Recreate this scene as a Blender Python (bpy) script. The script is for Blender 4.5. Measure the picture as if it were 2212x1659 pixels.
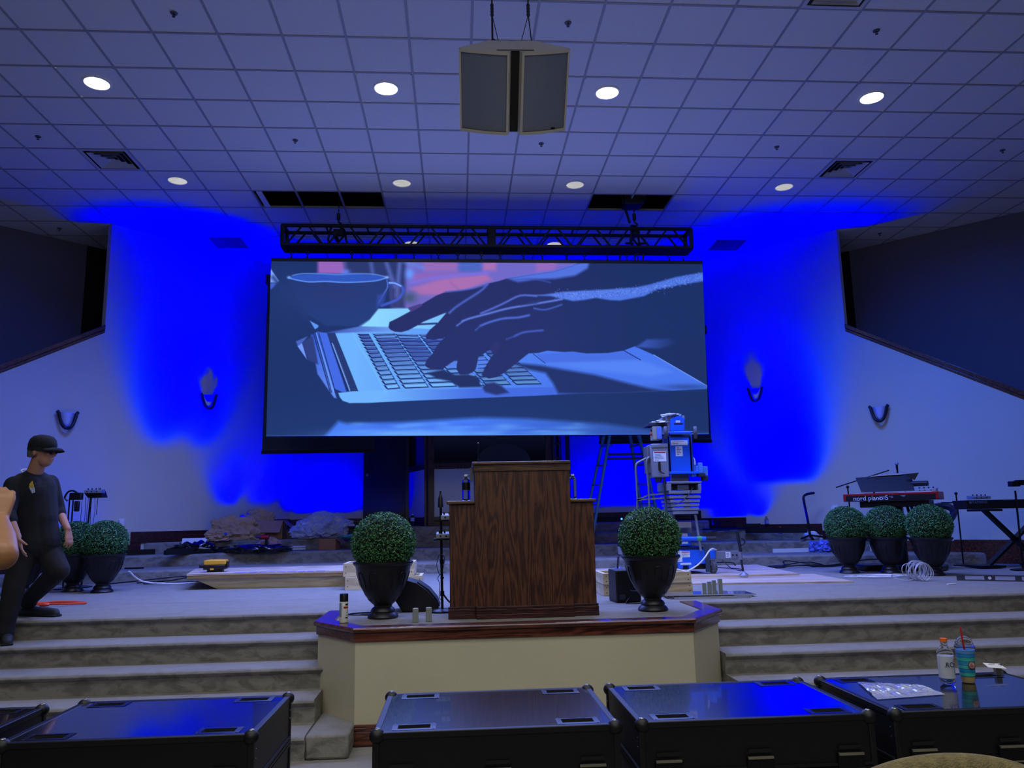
import bpy, bmesh, math, random
import numpy as np
from mathutils import Vector, Matrix
for o in list(bpy.data.objects): bpy.data.objects.remove(o)
SC = bpy.context.scene
COL = SC.collection
PI = math.pi
R_ = math.radians
# ------------------------------------------------------------------ camera
HC = 1.545
CAM_R = Matrix.Rotation(-.0713758, 3, 'Z') @ Matrix.Rotation(PI/2+.170434, 3, 'X') @ Matrix.Rotation(-.0197006, 3, 'Z')
cd = bpy.data.cameras.new('camera'); cam = bpy.data.objects.new('camera', cd); COL.objects.link(cam)
cam.matrix_world = Matrix.Translation((0, 0, HC)) @ CAM_R.to_4x4()
cd.sensor_width = 36; cd.lens = 1691.19/2212*36; cd.clip_start = .05; cd.clip_end = 100
SC.camera = cam
# ------------------------------------------------------------------ colour management
SC.view_settings.view_transform = 'Standard'; SC.view_settings.look = 'None'
SC.view_settings.gamma = 1; SC.view_settings.use_curve_mapping = False
SC.view_settings.exposure = 0
# ------------------------------------------------------------------ world
W = bpy.data.worlds.new('world'); SC.world = W; W.use_nodes = True
W.node_tree.nodes['Background'].inputs[0].default_value = (.5, .55, .8, 1)
W.node_tree.nodes['Background'].inputs[1].default_value = .02
SC.cycles.max_bounces = 8; SC.cycles.transparent_max_bounces = 12
# ------------------------------------------------------------------ lights
def light(kind, loc, target, power, col, sx=1, sy=1, spread=PI, angle=1.0, blend=.5, soft=.1, name='lamp_light', parent=None, roll=None):
    d = bpy.data.lights.new(name, kind); d.energy = power; d.color = col
    if kind == 'AREA':
        d.shape = 'RECTANGLE'; d.size = sx; d.size_y = sy; d.spread = spread
    elif kind == 'SPOT':
        d.spot_size = angle; d.spot_blend = blend; d.shadow_soft_size = soft
    else: d.shadow_soft_size = soft
    o = bpy.data.objects.new(name, d); COL.objects.link(o)
    v = Vector(target)-Vector(loc)
    if roll is None: q = v.to_track_quat('-Z', 'Y').to_matrix()
    else:                                  # roll = direction of the lamp's long side
        z = -v.normalized(); x = Vector(roll).normalized(); y = z.cross(x).normalized(); x = y.cross(z)
        q = Matrix((x, y, z)).transposed()
    o.matrix_world = Matrix.Translation(loc) @ q.to_4x4()
    return o
WARM = (1, .93, .74)
# house lamps over the seats (behind and above the camera)
light('AREA', (.4, -1.5, 5.9), (.4, 5.2, .3), 98, (1, .97, .82), 6, 3, spread=2.1, name='house_light')
light('AREA', (.4, 3.0, 6.1), (.4, 3.6, 0), 100, (.92, .94, 1), 9, 2.0, spread=2.1, name='house_light')
# light thrown by the lit LED wall into the room
light('AREA', (.5, 10.70, 3.95), (.5, 7.2, .8), 260, (.20, .30, 1.0), 6.0, 2.4, spread=2.5, name='led_wall_light')
# blue LED battens on the risers, aimed up along the walls
BLUE = (-.06, -.05, 1.0)
def wash(p, wall_n, along, power, L=1.0, tilt=.10, spread=1.3, col=BLUE):
    t = Vector(p)+Vector((0, 0, 3))-Vector(wall_n)*3*tilt
    o = light('AREA', p, t, power, (1, 1, 1), L, .08, spread=spread, name='batten_light', roll=along)
    d = o.data; d.use_nodes = True; nt = d.node_tree; em = nt.nodes['Emission']
    c = nt.nodes.new('ShaderNodeCombineColor')
    for k in range(3): c.inputs[k].default_value = col[k]
    nt.links.new(c.outputs[0], em.inputs['Color'])
s2 = math.sqrt(.5)
LN = (s2, -s2, 0); RN = (-s2, -s2, 0); BN = (0, -1, 0)      # normals of the side and back walls into the room
# x, y, z, power, spread, tilt towards the wall
LWALL = [(-3.42, 13.48, 1.50, 70, 1.3, .05), (-3.92, 12.36, 1.24, 120, .66, .13), (-5.50, 11.50, 1.06, 5.5, 1.3, .02)]
for x, y, z, pw, sp_, tl in LWALL: wash((x, y, z), LN, (1, 1, 0), pw, spread=sp_, tilt=tl)
RWALL = [(4.10, 14.02, 1.50, 40, 1.5, .02), (4.72, 13.42, 1.38, 50, 1.6, .02), (5.10, 12.50, 1.36, 110, 1.0, .18)]
for x, y, z, pw, sp_, tl in RWALL: wash((x, y, z), RN, (1, -1, 0), pw, spread=sp_, tilt=tl)
for x, pw in ((-2.4, 40), (-1.5, 10), (2.6, 40), (3.5, 40)): wash((x, 14.16, 1.54), BN, (1, 0, 0), pw, tilt=.02, spread=1.6)
light('AREA', (-3.4, 9.0, 6.0), (-6.4, 10.4, 1.6), 40, (-.02, .08, 1.0), 1.2, .4, spread=1.7, name='added_side_fill')  # added blue fill for the side walls, no fixture hangs here
light('AREA', (4.4, 9.0, 6.0), (7.6, 10.4, 1.8), 62, (-.02, .11, 1.0), 1.2, .4, spread=1.7, name='added_side_fill')  # same added fill for the right wall
# added blue fill over the stage, no real fixture, and weak glow of the video wall on ceiling and hall
light('AREA', (.5, 8.6, 6.1), (.5, 10.4, 0), 560, (.15, .25, 1.0), 8, 2.5, spread=1.95, name='added_stage_fill')
light('AREA', (.5, 10.68, 3.95), (.5, 4, 3.6), 50, (.20, .26, 1.0), 6.0, 2.4, name='led_wall_glow')
# ------------------------------------------------------------------ measuring helpers (pixel of the 2212x1659 photo -> point)
def ray(x, y): return CAM_R @ Vector(((x-1106)/1691.19, -(y-829.5)/1691.19, -1))
def az(x, y, z):
    d = ray(x, y); t = (z-HC)/d.z; return Vector((d.x*t, d.y*t, z))
def ay(x, y, Y):
    d = ray(x, y); t = Y/d.y; return Vector((d.x*t, Y, HC+d.z*t))
def apl(x, y, nx, ny, c):
    d = ray(x, y); t = c/(nx*d.x+ny*d.y); return Vector((d.x*t, d.y*t, HC+d.z*t))
def alw(x, y): return apl(x, y, -1, 1, 17.32)
def arw(x, y): return apl(x, y, 1, 1, 18.35)
# ------------------------------------------------------------------ materials
def lin(c):
    return tuple(((v/255)/12.92 if v/255 <= .04045 else ((v/255+.055)/1.055)**2.4) for v in c)
MATS = {}
def mat(name, c, rough=.6, metal=0, spec=.5, noise=None, bump=None, emis=None, trans=0, ior=1.45, coat=0, alpha=1):
    """c = srgb 0-255 albedo. noise=(scale, amount, stretch xyz), bump=(scale, strength)"""
    if name in MATS: return MATS[name]
    m = bpy.data.materials.new(name); m.use_nodes = True; nt = m.node_tree
    b = nt.nodes['Principled BSDF']; L = nt.links.new
    col = lin(c)+(1,)
    b.inputs['Base Color'].default_value = col
    b.inputs['Roughness'].default_value = rough; b.inputs['Metallic'].default_value = metal
    b.inputs['Specular IOR Level'].default_value = spec
    b.inputs['IOR'].default_value = ior; b.inputs['Transmission Weight'].default_value = trans
    b.inputs['Coat Weight'].default_value = coat; b.inputs['Alpha'].default_value = alpha
    tc = nt.nodes.new('ShaderNodeTexCoord')
    if noise:
        mp = nt.nodes.new('ShaderNodeMapping'); L(tc.outputs['Object'], mp.inputs[0])
        mp.inputs['Scale'].default_value = noise[2] if len(noise) > 2 else (1, 1, 1)
        n = nt.nodes.new('ShaderNodeTexNoise'); n.inputs['Scale'].default_value = noise[0]; n.inputs['Detail'].default_value = 5
        L(mp.outputs[0], n.inputs['Vector'])
        mr = nt.nodes.new('ShaderNodeMapRange'); mr.inputs[1].default_value = .3; mr.inputs[2].default_value = .7
        mr.inputs[3].default_value = 1-noise[1]; mr.inputs[4].default_value = 1+noise[1]
        L(n.outputs[0], mr.inputs[0])
        vm = nt.nodes.new('ShaderNodeVectorMath'); vm.operation = 'SCALE'; vm.inputs[0].default_value = col[:3]
        L(mr.outputs[0], vm.inputs['Scale']); L(vm.outputs[0], b.inputs['Base Color'])
    if bump:
        n2 = nt.nodes.new('ShaderNodeTexNoise'); n2.inputs['Scale'].default_value = bump[0]; n2.inputs['Detail'].default_value = 3
        L(tc.outputs['Object'], n2.inputs['Vector'])
        bp = nt.nodes.new('ShaderNodeBump'); bp.inputs['Strength'].default_value = bump[1]; bp.inputs['Distance'].default_value = .01
        L(n2.outputs[0], bp.inputs['Height']); L(bp.outputs[0], b.inputs['Normal'])
    if emis:
        b.inputs['Emission Color'].default_value = lin(emis[0])+(1,); b.inputs['Emission Strength'].default_value = emis[1]
    MATS[name] = m
    return m
def wood(name, c1, c2, axis=2, scale=1.0, rough=.4, rings=9, coat=0):
    """grain along the given axis"""
    if name in MATS: return MATS[name]
    m = bpy.data.materials.new(name); m.use_nodes = True; nt = m.node_tree; b = nt.nodes['Principled BSDF']; L = nt.links.new
    tc = nt.nodes.new('ShaderNodeTexCoord'); mp = nt.nodes.new('ShaderNodeMapping'); L(tc.outputs['Object'], mp.inputs[0])
    s = [rings*scale]*3; s[axis] = .9*scale; mp.inputs['Scale'].default_value = s
    n = nt.nodes.new('ShaderNodeTexNoise'); n.inputs['Scale'].default_value = 1.0; n.inputs['Detail'].default_value = 2; n.inputs['Distortion'].default_value = .4
    L(mp.outputs[0], n.inputs['Vector'])
    ma = nt.nodes.new('ShaderNodeMath'); ma.operation = 'MULTIPLY'; ma.inputs[1].default_value = 60; L(n.outputs[0], ma.inputs[0])
    sn = nt.nodes.new('ShaderNodeMath'); sn.operation = 'SINE'; L(ma.outputs[0], sn.inputs[0])
    n3 = nt.nodes.new('ShaderNodeTexNoise'); n3.inputs['Scale'].default_value = 12; n3.inputs['Detail'].default_value = 4; L(mp.outputs[0], n3.inputs['Vector'])
    ad = nt.nodes.new('ShaderNodeMath'); ad.operation = 'MULTIPLY_ADD'; ad.inputs[1].default_value = .22; L(sn.outputs[0], ad.inputs[0]); L(n3.outputs[0], ad.inputs[2])
    cr = nt.nodes.new('ShaderNodeValToRGB'); cr.color_ramp.elements[0].color = lin(c1)+(1,); cr.color_ramp.elements[1].color = lin(c2)+(1,)
    cr.color_ramp.elements[0].position = .25; cr.color_ramp.elements[1].position = .8
    L(ad.outputs[0], cr.inputs[0]); L(cr.outputs[0], b.inputs['Base Color']); b.inputs['Roughness'].default_value = rough
    b.inputs['Coat Weight'].default_value = coat; b.inputs['Coat Roughness'].default_value = .15
    MATS[name] = m
    return m
# ------------------------------------------------------------------ mesh builder
class MB:
    def __init__(s): s.v = []; s.f = []
    def add(s, vs, fs):
        k = len(s.v); s.v += [tuple(p) for p in vs]; s.f += [tuple(k+i for i in f) for f in fs]; return s
    def pbox(s, o, ex, ey, ez):            # origin corner and three edge vectors
        o, ex, ey, ez = map(Vector, (o, ex, ey, ez))
        vs = [o, o+ex, o+ex+ey, o+ey, o+ez, o+ex+ez, o+ex+ey+ez, o+ey+ez]
        return s.add(vs, [(0, 3, 2, 1), (4, 5, 6, 7), (0, 1, 5, 4), (1, 2, 6, 5), (2, 3, 7, 6), (3, 0, 4, 7)])
    def box(s, x0, x1, y0, y1, z0, z1): return s.pbox((x0, y0, z0), (x1-x0, 0, 0), (0, y1-y0, 0), (0, 0, z1-z0))
    def cbox(s, c, sx, sy, sz, M=None):    # centred box, optional rotation
        M = M or Matrix.Identity(3); c = Vector(c)
        ex, ey, ez = M@Vector((sx, 0, 0)), M@Vector((0, sy, 0)), M@Vector((0, 0, sz))
        return s.pbox(c-ex/2-ey/2-ez/2, ex, ey, ez)
    def bar(s, p, q, w, h, up=(0, 0, 1)):  # rectangular bar from p to q
        p, q = Vector(p), Vector(q); d = q-p; u = Vector(up)
        if abs(d.normalized().dot(u)) > .99: u = Vector((0, 1, 0))
        a = d.cross(u).normalized()*w; b = a.cross(d).normalized()*h
        return s.pbox(p-a/2-b/2, d, a, b) if True else s
    def cyl(s, p, q, r, r2=None, n=12, caps=True):
        p, q = Vector(p), Vector(q); r2 = r if r2 is None else r2; d = (q-p).normalized()
        a = d.orthogonal().normalized(); b = d.cross(a); vs = []
        for c, rr in ((p, r), (q, r2)):
            for i in range(n): t = 2*PI*i/n; vs.append(c+a*math.cos(t)*rr+b*math.sin(t)*rr)
        fs = [(i, (i+1) % n, n+(i+1) % n, n+i) for i in range(n)]
        if caps: fs += [tuple(range(n-1, -1, -1)), tuple(range(n, 2*n))]
        return s.add(vs, fs)
    def tube(s, pts, r, n=6, close=False):
        pts = [Vector(p) for p in pts]; m = len(pts); vs = []; a = None
        for i, p in enumerate(pts):
            d = (pts[(i+1) % m]-pts[i-1]) if close else (pts[min(i+1, m-1)]-pts[max(i-1, 0)])
            d = d.normalized() if d.length > 1e-9 else Vector((0, 0, 1))
            a = d.orthogonal().normalized() if a is None else (a-d*a.dot(d)).normalized()
            b = d.cross(a); rr = r[i] if isinstance(r, (list, tuple)) else r
            for k in range(n): t = 2*PI*k/n; vs.append(p+a*math.cos(t)*rr+b*math.sin(t)*rr)
        fs = []
        for i in range(m if close else m-1):
            j = (i+1) % m
            fs += [(i*n+k, i*n+(k+1) % n, j*n+(k+1) % n, j*n+k) for k in range(n)]
        if not close: fs += [tuple(range(n-1, -1, -1)), tuple(range((m-1)*n, m*n))]
        return s.add(vs, fs)
    def lathe(s, prof, n=24, c=(0, 0, 0), sx=1, sy=1, M=None):
        c = Vector(c); vs = []
        for r, z in prof:
            for i in range(n):
                t = 2*PI*i/n; p = Vector((r*math.cos(t)*sx, r*math.sin(t)*sy, z)); vs.append(c+(M@p if M else p))
        fs = []
        for j in range(len(prof)-1):
            fs += [(j*n+i, j*n+(i+1) % n, (j+1)*n+(i+1) % n, (j+1)*n+i) for i in range(n)]
        if prof[0][0] > 1e-5: fs.append(tuple(range(n-1, -1, -1)))
        if prof[-1][0] > 1e-5: m = len(prof)-1; fs.append(tuple(range(m*n, m*n+n)))
        return s.add(vs, fs)
    def ball(s, c, rx, ry=None, rz=None, n=16, M=None):
        ry = ry or rx; rz = rz or rx; h = n//2
        pr = [(math.sin(PI*i/h), -math.cos(PI*i/h)) for i in range(h+1)]
        k = len(s.v); s.lathe([(max(r, 1e-4), z) for r, z in pr], n)
        c = Vector(c)
        for i in range(k, len(s.v)):
            p = Vector((s.v[i][0]*rx, s.v[i][1]*ry, s.v[i][2]*rz)); p = M@p if M else p
            s.v[i] = tuple(c+p)
        return s
    def prism(s, poly, z0, z1):            # poly of (x,y) counter-clockwise, z0 < z1
        n = len(poly)
        vs = [(x, y, z0) for x, y in poly]+[(x, y, z1) for x, y in poly]
        fs = [(i, (i+1) % n, n+(i+1) % n, n+i) for i in range(n)]+[tuple(range(n-1, -1, -1)), tuple(range(n, 2*n))]
        return s.add(vs, fs)
    def extr(s, pts, vec):                 # extrude a planar 3D polygon along vec
        n = len(pts); vec = Vector(vec)
        vs = [Vector(p) for p in pts]+[Vector(p)+vec for p in pts]
        fs = [(i, (i+1) % n, n+(i+1) % n, n+i) for i in range(n)]+[tuple(range(n-1, -1, -1)), tuple(range(n, 2*n))]
        return s.add(vs, fs)
    def quad(s, *p): return s.add(p, [tuple(range(len(p)))])
    def build(s, name, m, parent=None, world=False, bevel=0, ang=35, fix=True):
        me = bpy.data.meshes.new(name)
        vs = s.v
        if world and parent is not None:
            I = parent.matrix_basis.inverted(); vs = [tuple(I@Vector(p)) for p in vs]
        me.from_pydata(vs, [], s.f); me.update()
        if fix:
            b = bmesh.new(); b.from_mesh(me); bmesh.ops.recalc_face_normals(b, faces=b.faces); b.to_mesh(me); b.free()
        me.polygons.foreach_set('use_smooth', [True]*len(me.polygons)); me.set_sharp_from_angle(angle=R_(ang))
        o = bpy.data.objects.new(name, me); COL.objects.link(o); me.materials.append(m)
        if parent is not None: o.parent = parent
        if bevel:
            md = o.modifiers.new('bevel', 'BEVEL'); md.width = bevel; md.segments = 2; md.limit_method = 'ANGLE'; md.angle_limit = R_(40)
        return o
def tag(o, label, cat, group=None):
    o['label'] = label; o['category'] = cat
    if group: o['group'] = group
    return o
def thing(name, label, cat, loc=(0, 0, 0), rz=0, group=None):
    o = bpy.data.objects.new(name, None); COL.objects.link(o); o.empty_display_size = .1
    o.matrix_basis = Matrix.Translation(loc) @ Matrix.Rotation(rz, 4, 'Z')
    return tag(o, label, cat, group)
def struct(o): o['kind'] = 'structure'; return o
def copy_tree(o, parent=None):
    c = o.copy(); COL.objects.link(c); c.parent = parent
    for ch in [x for x in COL.objects if x.parent == o and x != c]: copy_tree(ch, c)
    return c
def dup(o, loc, rz=0, label=None, scale=None):
    c = copy_tree(o); c.matrix_basis = Matrix.Translation(loc) @ Matrix.Rotation(rz, 4, 'Z')
    if scale: c.scale = (scale,)*3
    if label: c['label'] = label
    return c
def bez(p, n=12):                          # Catmull-Rom through points
    p = [Vector(q) for q in p]; out = []
    for i in range(len(p)-1):
        a, b, c, d = p[max(i-1, 0)], p[i], p[i+1], p[min(i+2, len(p)-1)]
        for k in range(n):
            t = k/n; out.append(.5*((2*b)+(c-a)*t+(2*a-5*b+4*c-d)*t*t+(3*b-a-3*c+d)*t**3))
    return out+[p[-1]]
FONT = None
def text(body, size, loc, M, m, parent, name='lettering', ext=.0008, align='LEFT'):
    cu = bpy.data.curves.new(name, 'FONT'); cu.body = body; cu.size = size; cu.extrude = ext; cu.align_x = align; cu.align_y = 'CENTER'
    t = bpy.data.objects.new(name, cu); COL.objects.link(t)
    dg = bpy.context.evaluated_depsgraph_get(); me = bpy.data.meshes.new_from_object(t.evaluated_get(dg))
    bpy.data.objects.remove(t); bpy.data.curves.remove(cu)
    o = bpy.data.objects.new(name, me); COL.objects.link(o); me.materials.clear(); me.materials.append(m)
    o.parent = parent; o.matrix_basis = Matrix.Translation(loc) @ M.to_4x4()
    return o
FRONT = Matrix.Rotation(PI/2, 3, 'X')      # text facing -Y
rnd = random.Random(7)
# ================================================================== ROOM
CZ = 6.1915; GX, GY, GS = -.4404, 6.4126, .6096
Mwall = mat('wall_paint', (205, 200, 182), .85, noise=(2, .02), bump=(180, .12))
Mtile = mat('ceiling_tile', (214, 214, 212), .9, noise=(260, .10), bump=(240, .25))
Mgrid = mat('ceiling_grid_paint', (150, 150, 152), .5)
Mdark = mat('dark_void', (14, 14, 16), .9)
Mwood = wood('mahogany_trim', (52, 22, 14), (112, 58, 38), 0, 1.0, .3, coat=.5)
Mwoodd = wood('dark_mahogany', (40, 16, 14), (74, 30, 26), 0, 1.0, .4)
def carpet(name, c):
    m = mat(name, c, 1.0, spec=.1); nt = m.node_tree; b = nt.nodes['Principled BSDF']; L = nt.links.new
    tc = nt.nodes.new('ShaderNodeTexCoord')
    mp = nt.nodes.new('ShaderNodeMapping'); mp.inputs['Scale'].default_value = (1, 1.2, 1.9); L(tc.outputs['Object'], mp.inputs[0])
    n = nt.nodes.new('ShaderNodeTexNoise'); n.inputs['Scale'].default_value = 7; n.inputs['Detail'].default_value = 7; n.inputs['Roughness'].default_value = .62; n.inputs['Distortion'].default_value = .6
    L(mp.outputs[0], n.inputs['Vector'])
    cr = nt.nodes.new('ShaderNodeValToRGB'); e = cr.color_ramp.elements
    e[0].position = .40; e[1].position = .56; k = lin(c)
    e[0].color = tuple(v*.66 for v in k)+(1,); e[1].color = tuple(v*1.08 for v in k)+(1,)
    L(n.outputs[0], cr.inputs[0])
    n2 = nt.nodes.new('ShaderNodeTexNoise'); n2.inputs['Scale'].default_value = 420; n2.inputs['Detail'].default_value = 2; L(tc.outputs['Object'], n2.inputs['Vector'])
    mr = nt.nodes.new('ShaderNodeMapRange'); mr.inputs[1].default_value = .3; mr.inputs[2].default_value = .7; mr.inputs[3].default_value = .8; mr.inputs[4].default_value = 1.15; L(n2.outputs[0], mr.inputs[0])
    ge = nt.nodes.new('ShaderNodeNewGeometry'); sx = nt.nodes.new('ShaderNodeSeparateXYZ'); L(ge.outputs['Normal'], sx.inputs[0])
    mm = nt.nodes.new('ShaderNodeMath'); mm.operation = 'MULTIPLY'; mm.inputs[1].default_value = .75; L(sx.outputs['Z'], mm.inputs[0])   # pile is brushed only where feet meet the risers
    mx = nt.nodes.new('ShaderNodeMix'); mx.data_type = 'RGBA'; L(mm.outputs[0], mx.inputs[0]); L(cr.outputs[0], mx.inputs[6]); mx.inputs[7].default_value = k+(1,)
    vm = nt.nodes.new('ShaderNodeVectorMath'); vm.operation = 'SCALE'; L(mx.outputs[2], vm.inputs[0]); L(mr.outputs[0], vm.inputs['Scale']); L(vm.outputs[0], b.inputs['Base Color'])
    bp = nt.nodes.new('ShaderNodeBump'); bp.inputs['Strength'].default_value = .5; bp.inputs['Distance'].default_value = .01; L(n2.outputs[0], bp.inputs['Height']); L(bp.outputs[0], b.inputs['Normal'])
    return m
Mcarpet = carpet('beige_carpet', (146, 142, 132))
# floor
struct(MB().box(-12, 13, -6, 7.2, -.12, 0).build('floor', Mcarpet))
# front steps: one carpeted flight on each side of the pulpit bay, bull-nosed
RS = .158; SY = [5.55, 5.90, 6.26, 6.62, 7.02]
def flight(x0, x1, name):
    prof = []                              # (y, z) section, up and back
    prof.append((SY[0]+.03, 0))
    for i, y in enumerate(SY):
        z = (i+1)*RS
        prof += [(y+.03, z-.055), (y+.018, z-.046), (y+.004, z-.034), (y-.004, z-.022), (y, z-.010), (y+.012, z-.002), (y+.03, z)]
        if i < 4: prof.append((SY[i+1]+.03, z))
    prof += [(8.2, 5*RS), (8.2, 0)]
    m = MB(); m.extr([(x0, y, z) for y, z in prof], (x1-x0, 0, 0))
    return struct(m.build(name, Mcarpet, ang=50))
flight(-9.5, -1.02, 'stage_steps'); flight(2.08, 10.5, 'stage_steps')
struct(MB().box(-1.02, -.735, 5.58, 6.4, 0, RS).build('stage_step_end', Mcarpet, bevel=.02))
# stage platform and the choir tiers behind it
struct(MB().box(-9.5, 10.5, 8.19, 12.6, .60, 5*RS).build('stage_platform', Mcarpet))
struct(MB().box(-1.02, 2.08, 7.05, 8.2, .5, 5*RS).build('stage_platform', Mcarpet))
def tier(poly, z0, z1, name='choir_riser'):
    return struct(MB().prism(poly, z0, z1).build(name, Mcarpet, bevel=.03, ang=60))
ZS, Z6, Z7, Z8, Z9 = .79, .945, 1.12, 1.29, 1.455
tier([(-9, 14.6), (-9, 10.1), (-6.2, 10.95), (-4, 11.34), (-1, 11.62), (2, 11.62), (4.8, 11.40), (7, 11.0), (10, 10.1), (10, 14.6)], ZS-.1, Z6)
tier([(-5.5, 14.6), (-5.45, 11.9), (-4.3, 12.2), (-2.2, 12.45), (3.2, 12.45), (5.3, 12.25), (6.5, 11.95), (6.6, 14.6)], Z6-.1, Z7)
tier([(-4.9, 14.6), (-4.9, 12.55), (-4.6, 12.52), (-3.6, 12.95), (-2.2, 13.15), (3.2, 13.15), (4.6, 12.98), (5.75, 12.6), (5.9, 14.6)], Z7-.1, Z8)
tier([(-3.5, 14.5), (-3.5, 13.62), (-3.3, 13.58), (-2.2, 13.6), (3.2, 13.6), (4.25, 13.58), (4.4, 13.66), (4.4, 14.5)], Z8-.1, Z9)
struct(MB().box(-.80, 2.0, 13.0, 13.7, Z6-.1, 1.45).build('center_riser', Mcarpet, bevel=.02))
# pulpit bay wall and its cap
def bayp(o=0, o2=0):                       # outline of the bay, o = overhang
    return [(-1.075-o, 7.1), (-1.075-o, 6.33-o*.4), (-.735-o*.4, 5.87-o), (1.717+o*.4, 5.87-o), (2.07+o, 6.37-o*.4), (2.07+o, 7.1)]
Mbay = mat('bay_paint', (196, 188, 158), .8, noise=(1.4, .05), bump=(160, .15))
struct(MB().prism(bayp(), 0, .70).build('wall_bay', Mbay))
struct(MB().prism([(x, y) for x, y in bayp(-.09)], .70, .789).build('bay_floor', Mcarpet))
def rim(o_out, o_in, z0, z1, yb=7.0):
    a, b = bayp(o_out), bayp(o_in); a = a[1:-1]; b = b[1:-1]
    a[0] = (a[0][0], a[0][1]+.0); m = MB()
    A = [(a[0][0], yb+.05)]+a+[(a[-1][0], yb+.05)]; B = [(b[0][0], yb+.05)]+b+[(b[-1][0], yb+.05)]
    A = A[0:]; n = len(A)
    for i in range(n-1):
        m.add([(A[i][0], A[i][1], z0), (A[i+1][0], A[i+1][1], z0), (B[i+1][0], B[i+1][1], z0), (B[i][0], B[i][1], z0),
               (A[i][0], A[i][1], z1), (A[i+1][0], A[i+1][1], z1), (B[i+1][0], B[i+1][1], z1), (B[i][0], B[i][1], z1)],
              [(0, 1, 5, 4), (4, 5, 6, 7), (3, 2, 6, 7), (0, 3, 2, 1)]+([(0, 4, 7, 3)] if i == 0 else [])+([(1, 2, 6, 5)] if i == n-2 else []))
    return m
struct(rim(.035, -.12, .765, .80).build('trim_1', Mwood, bevel=.012))
struct(rim(.014, -.05, .70, .766).build('trim_2', Mwood, bevel=.006))
bb = MB()
for k, (h0, h1, t) in enumerate(((0, .10, .022), (.10, .125, .016), (.125, .145, .009))): bb.box(-.735, 1.717, 5.87-t, 5.875, h0, h1)
struct(bb.build('baseboard_bay', Mwood, bevel=.004))
# 45 degree side walls, back wall, recesses above the raked ledges
def vwall(p, q, z0, z1, th, name, m=Mwall, z1b=None):
    """vertical wall from p to q (2D), thickness th to the left of p->q, optional sloping top"""
    p, q = Vector((p[0], p[1], 0)), Vector((q[0], q[1], 0)); d = (q-p).normalized(); n = Vector((-d.y, d.x, 0))*th
    z1b = z1 if z1b is None else z1b
    vs = [(p.x, p.y, z0), (q.x, q.y, z0), (q.x, q.y, z1b), (p.x, p.y, z1)]
    return struct(MB().extr(vs, n).build(name, m))
CL, CR = (-5.335, 11.985), (6.325, 12.025)
BL, BR = (-2.97, 14.35), (3.98, 14.37)
vwall(CL, BL, .7, CZ, .13, 'wall_left')
vwall(BR, CR, .7, CZ, .13, 'wall_right')
vwall(BL, BR, .7, CZ, .13, 'wall_back')
EL = (-11.5, 5.82); ER = (12.5, 5.85)
SL = .60/math.sqrt(2)*math.sqrt(2)
def ledge(c, e, z0c, name, sgn):
    dist = math.hypot(e[0]-c[0], e[1]-c[1]); zt = z0c-.60*dist
    zb = max(zt, .9); dd = (z0c-zb)/.60; f = dd/dist
    e2 = (c[0]+(e[0]-c[0])*f, c[1]+(e[1]-c[1])*f)
    a, b = (e2, c) if sgn < 0 else (c, e2)
    za, zb2 = (zb, z0c) if sgn < 0 else (z0c, zb)
    vwall(a, b, -.1, za, .13, name, z1b=zb2)
    A = Vector((c[0], c[1], z0c)); B = Vector((e2[0], e2[1], zb)); n = Vector((.7071*(-sgn)*-1 if sgn > 0 else .7071, -.7071, 0))
    n = Vector((s2, -s2, 0)) if sgn < 0 else Vector((-s2, -s2, 0))
    up = Vector((0, 0, .075)); m = MB()
    o = A+n*.03
    m.pbox(o, B-A, -n*.19, up); m.pbox(A+n*.018-Vector((0, 0, .05)), B-A, -n*.03, Vector((0, 0, .05)))
    return struct(m.build('trim_3' if sgn < 0 else 'trim_4', Mwood, bevel=.008))
ledge(CL, EL, 4.50, 'wall_left_lower', -1); ledge(CR, ER, 4.50, 'wall_right_lower', 1)
# alcove walls behind, one metre thirty further out
vwall((-12.6, 6.55), (-6.12, 13.03), .5, CZ, .1, 'wall_left_alcove', mat('alcove_shade', (104, 104, 112), .9))  # wall colour darkened to imitate the shadow inside the alcoves
vwall((7.06, 13.12), (13.4, 6.78), .5, CZ, .1, 'wall_right_alcove', MATS['alcove_shade'])
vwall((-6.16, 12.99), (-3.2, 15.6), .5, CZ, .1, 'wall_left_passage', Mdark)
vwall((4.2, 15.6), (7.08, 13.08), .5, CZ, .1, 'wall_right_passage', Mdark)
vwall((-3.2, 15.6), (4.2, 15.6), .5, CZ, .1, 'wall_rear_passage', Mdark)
# rest of the hall round the camera
vwall((-12.6, -6), (-12.6, 6.6), 0, CZ, .1, 'wall_left_hall'); vwall((13.4, 6.8), (13.4, -6), 0, CZ, .1, 'wall_right_hall'); vwall((13.4, -6), (-12.6, -6), 0, CZ, .1, 'wall_hall_rear')
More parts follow.
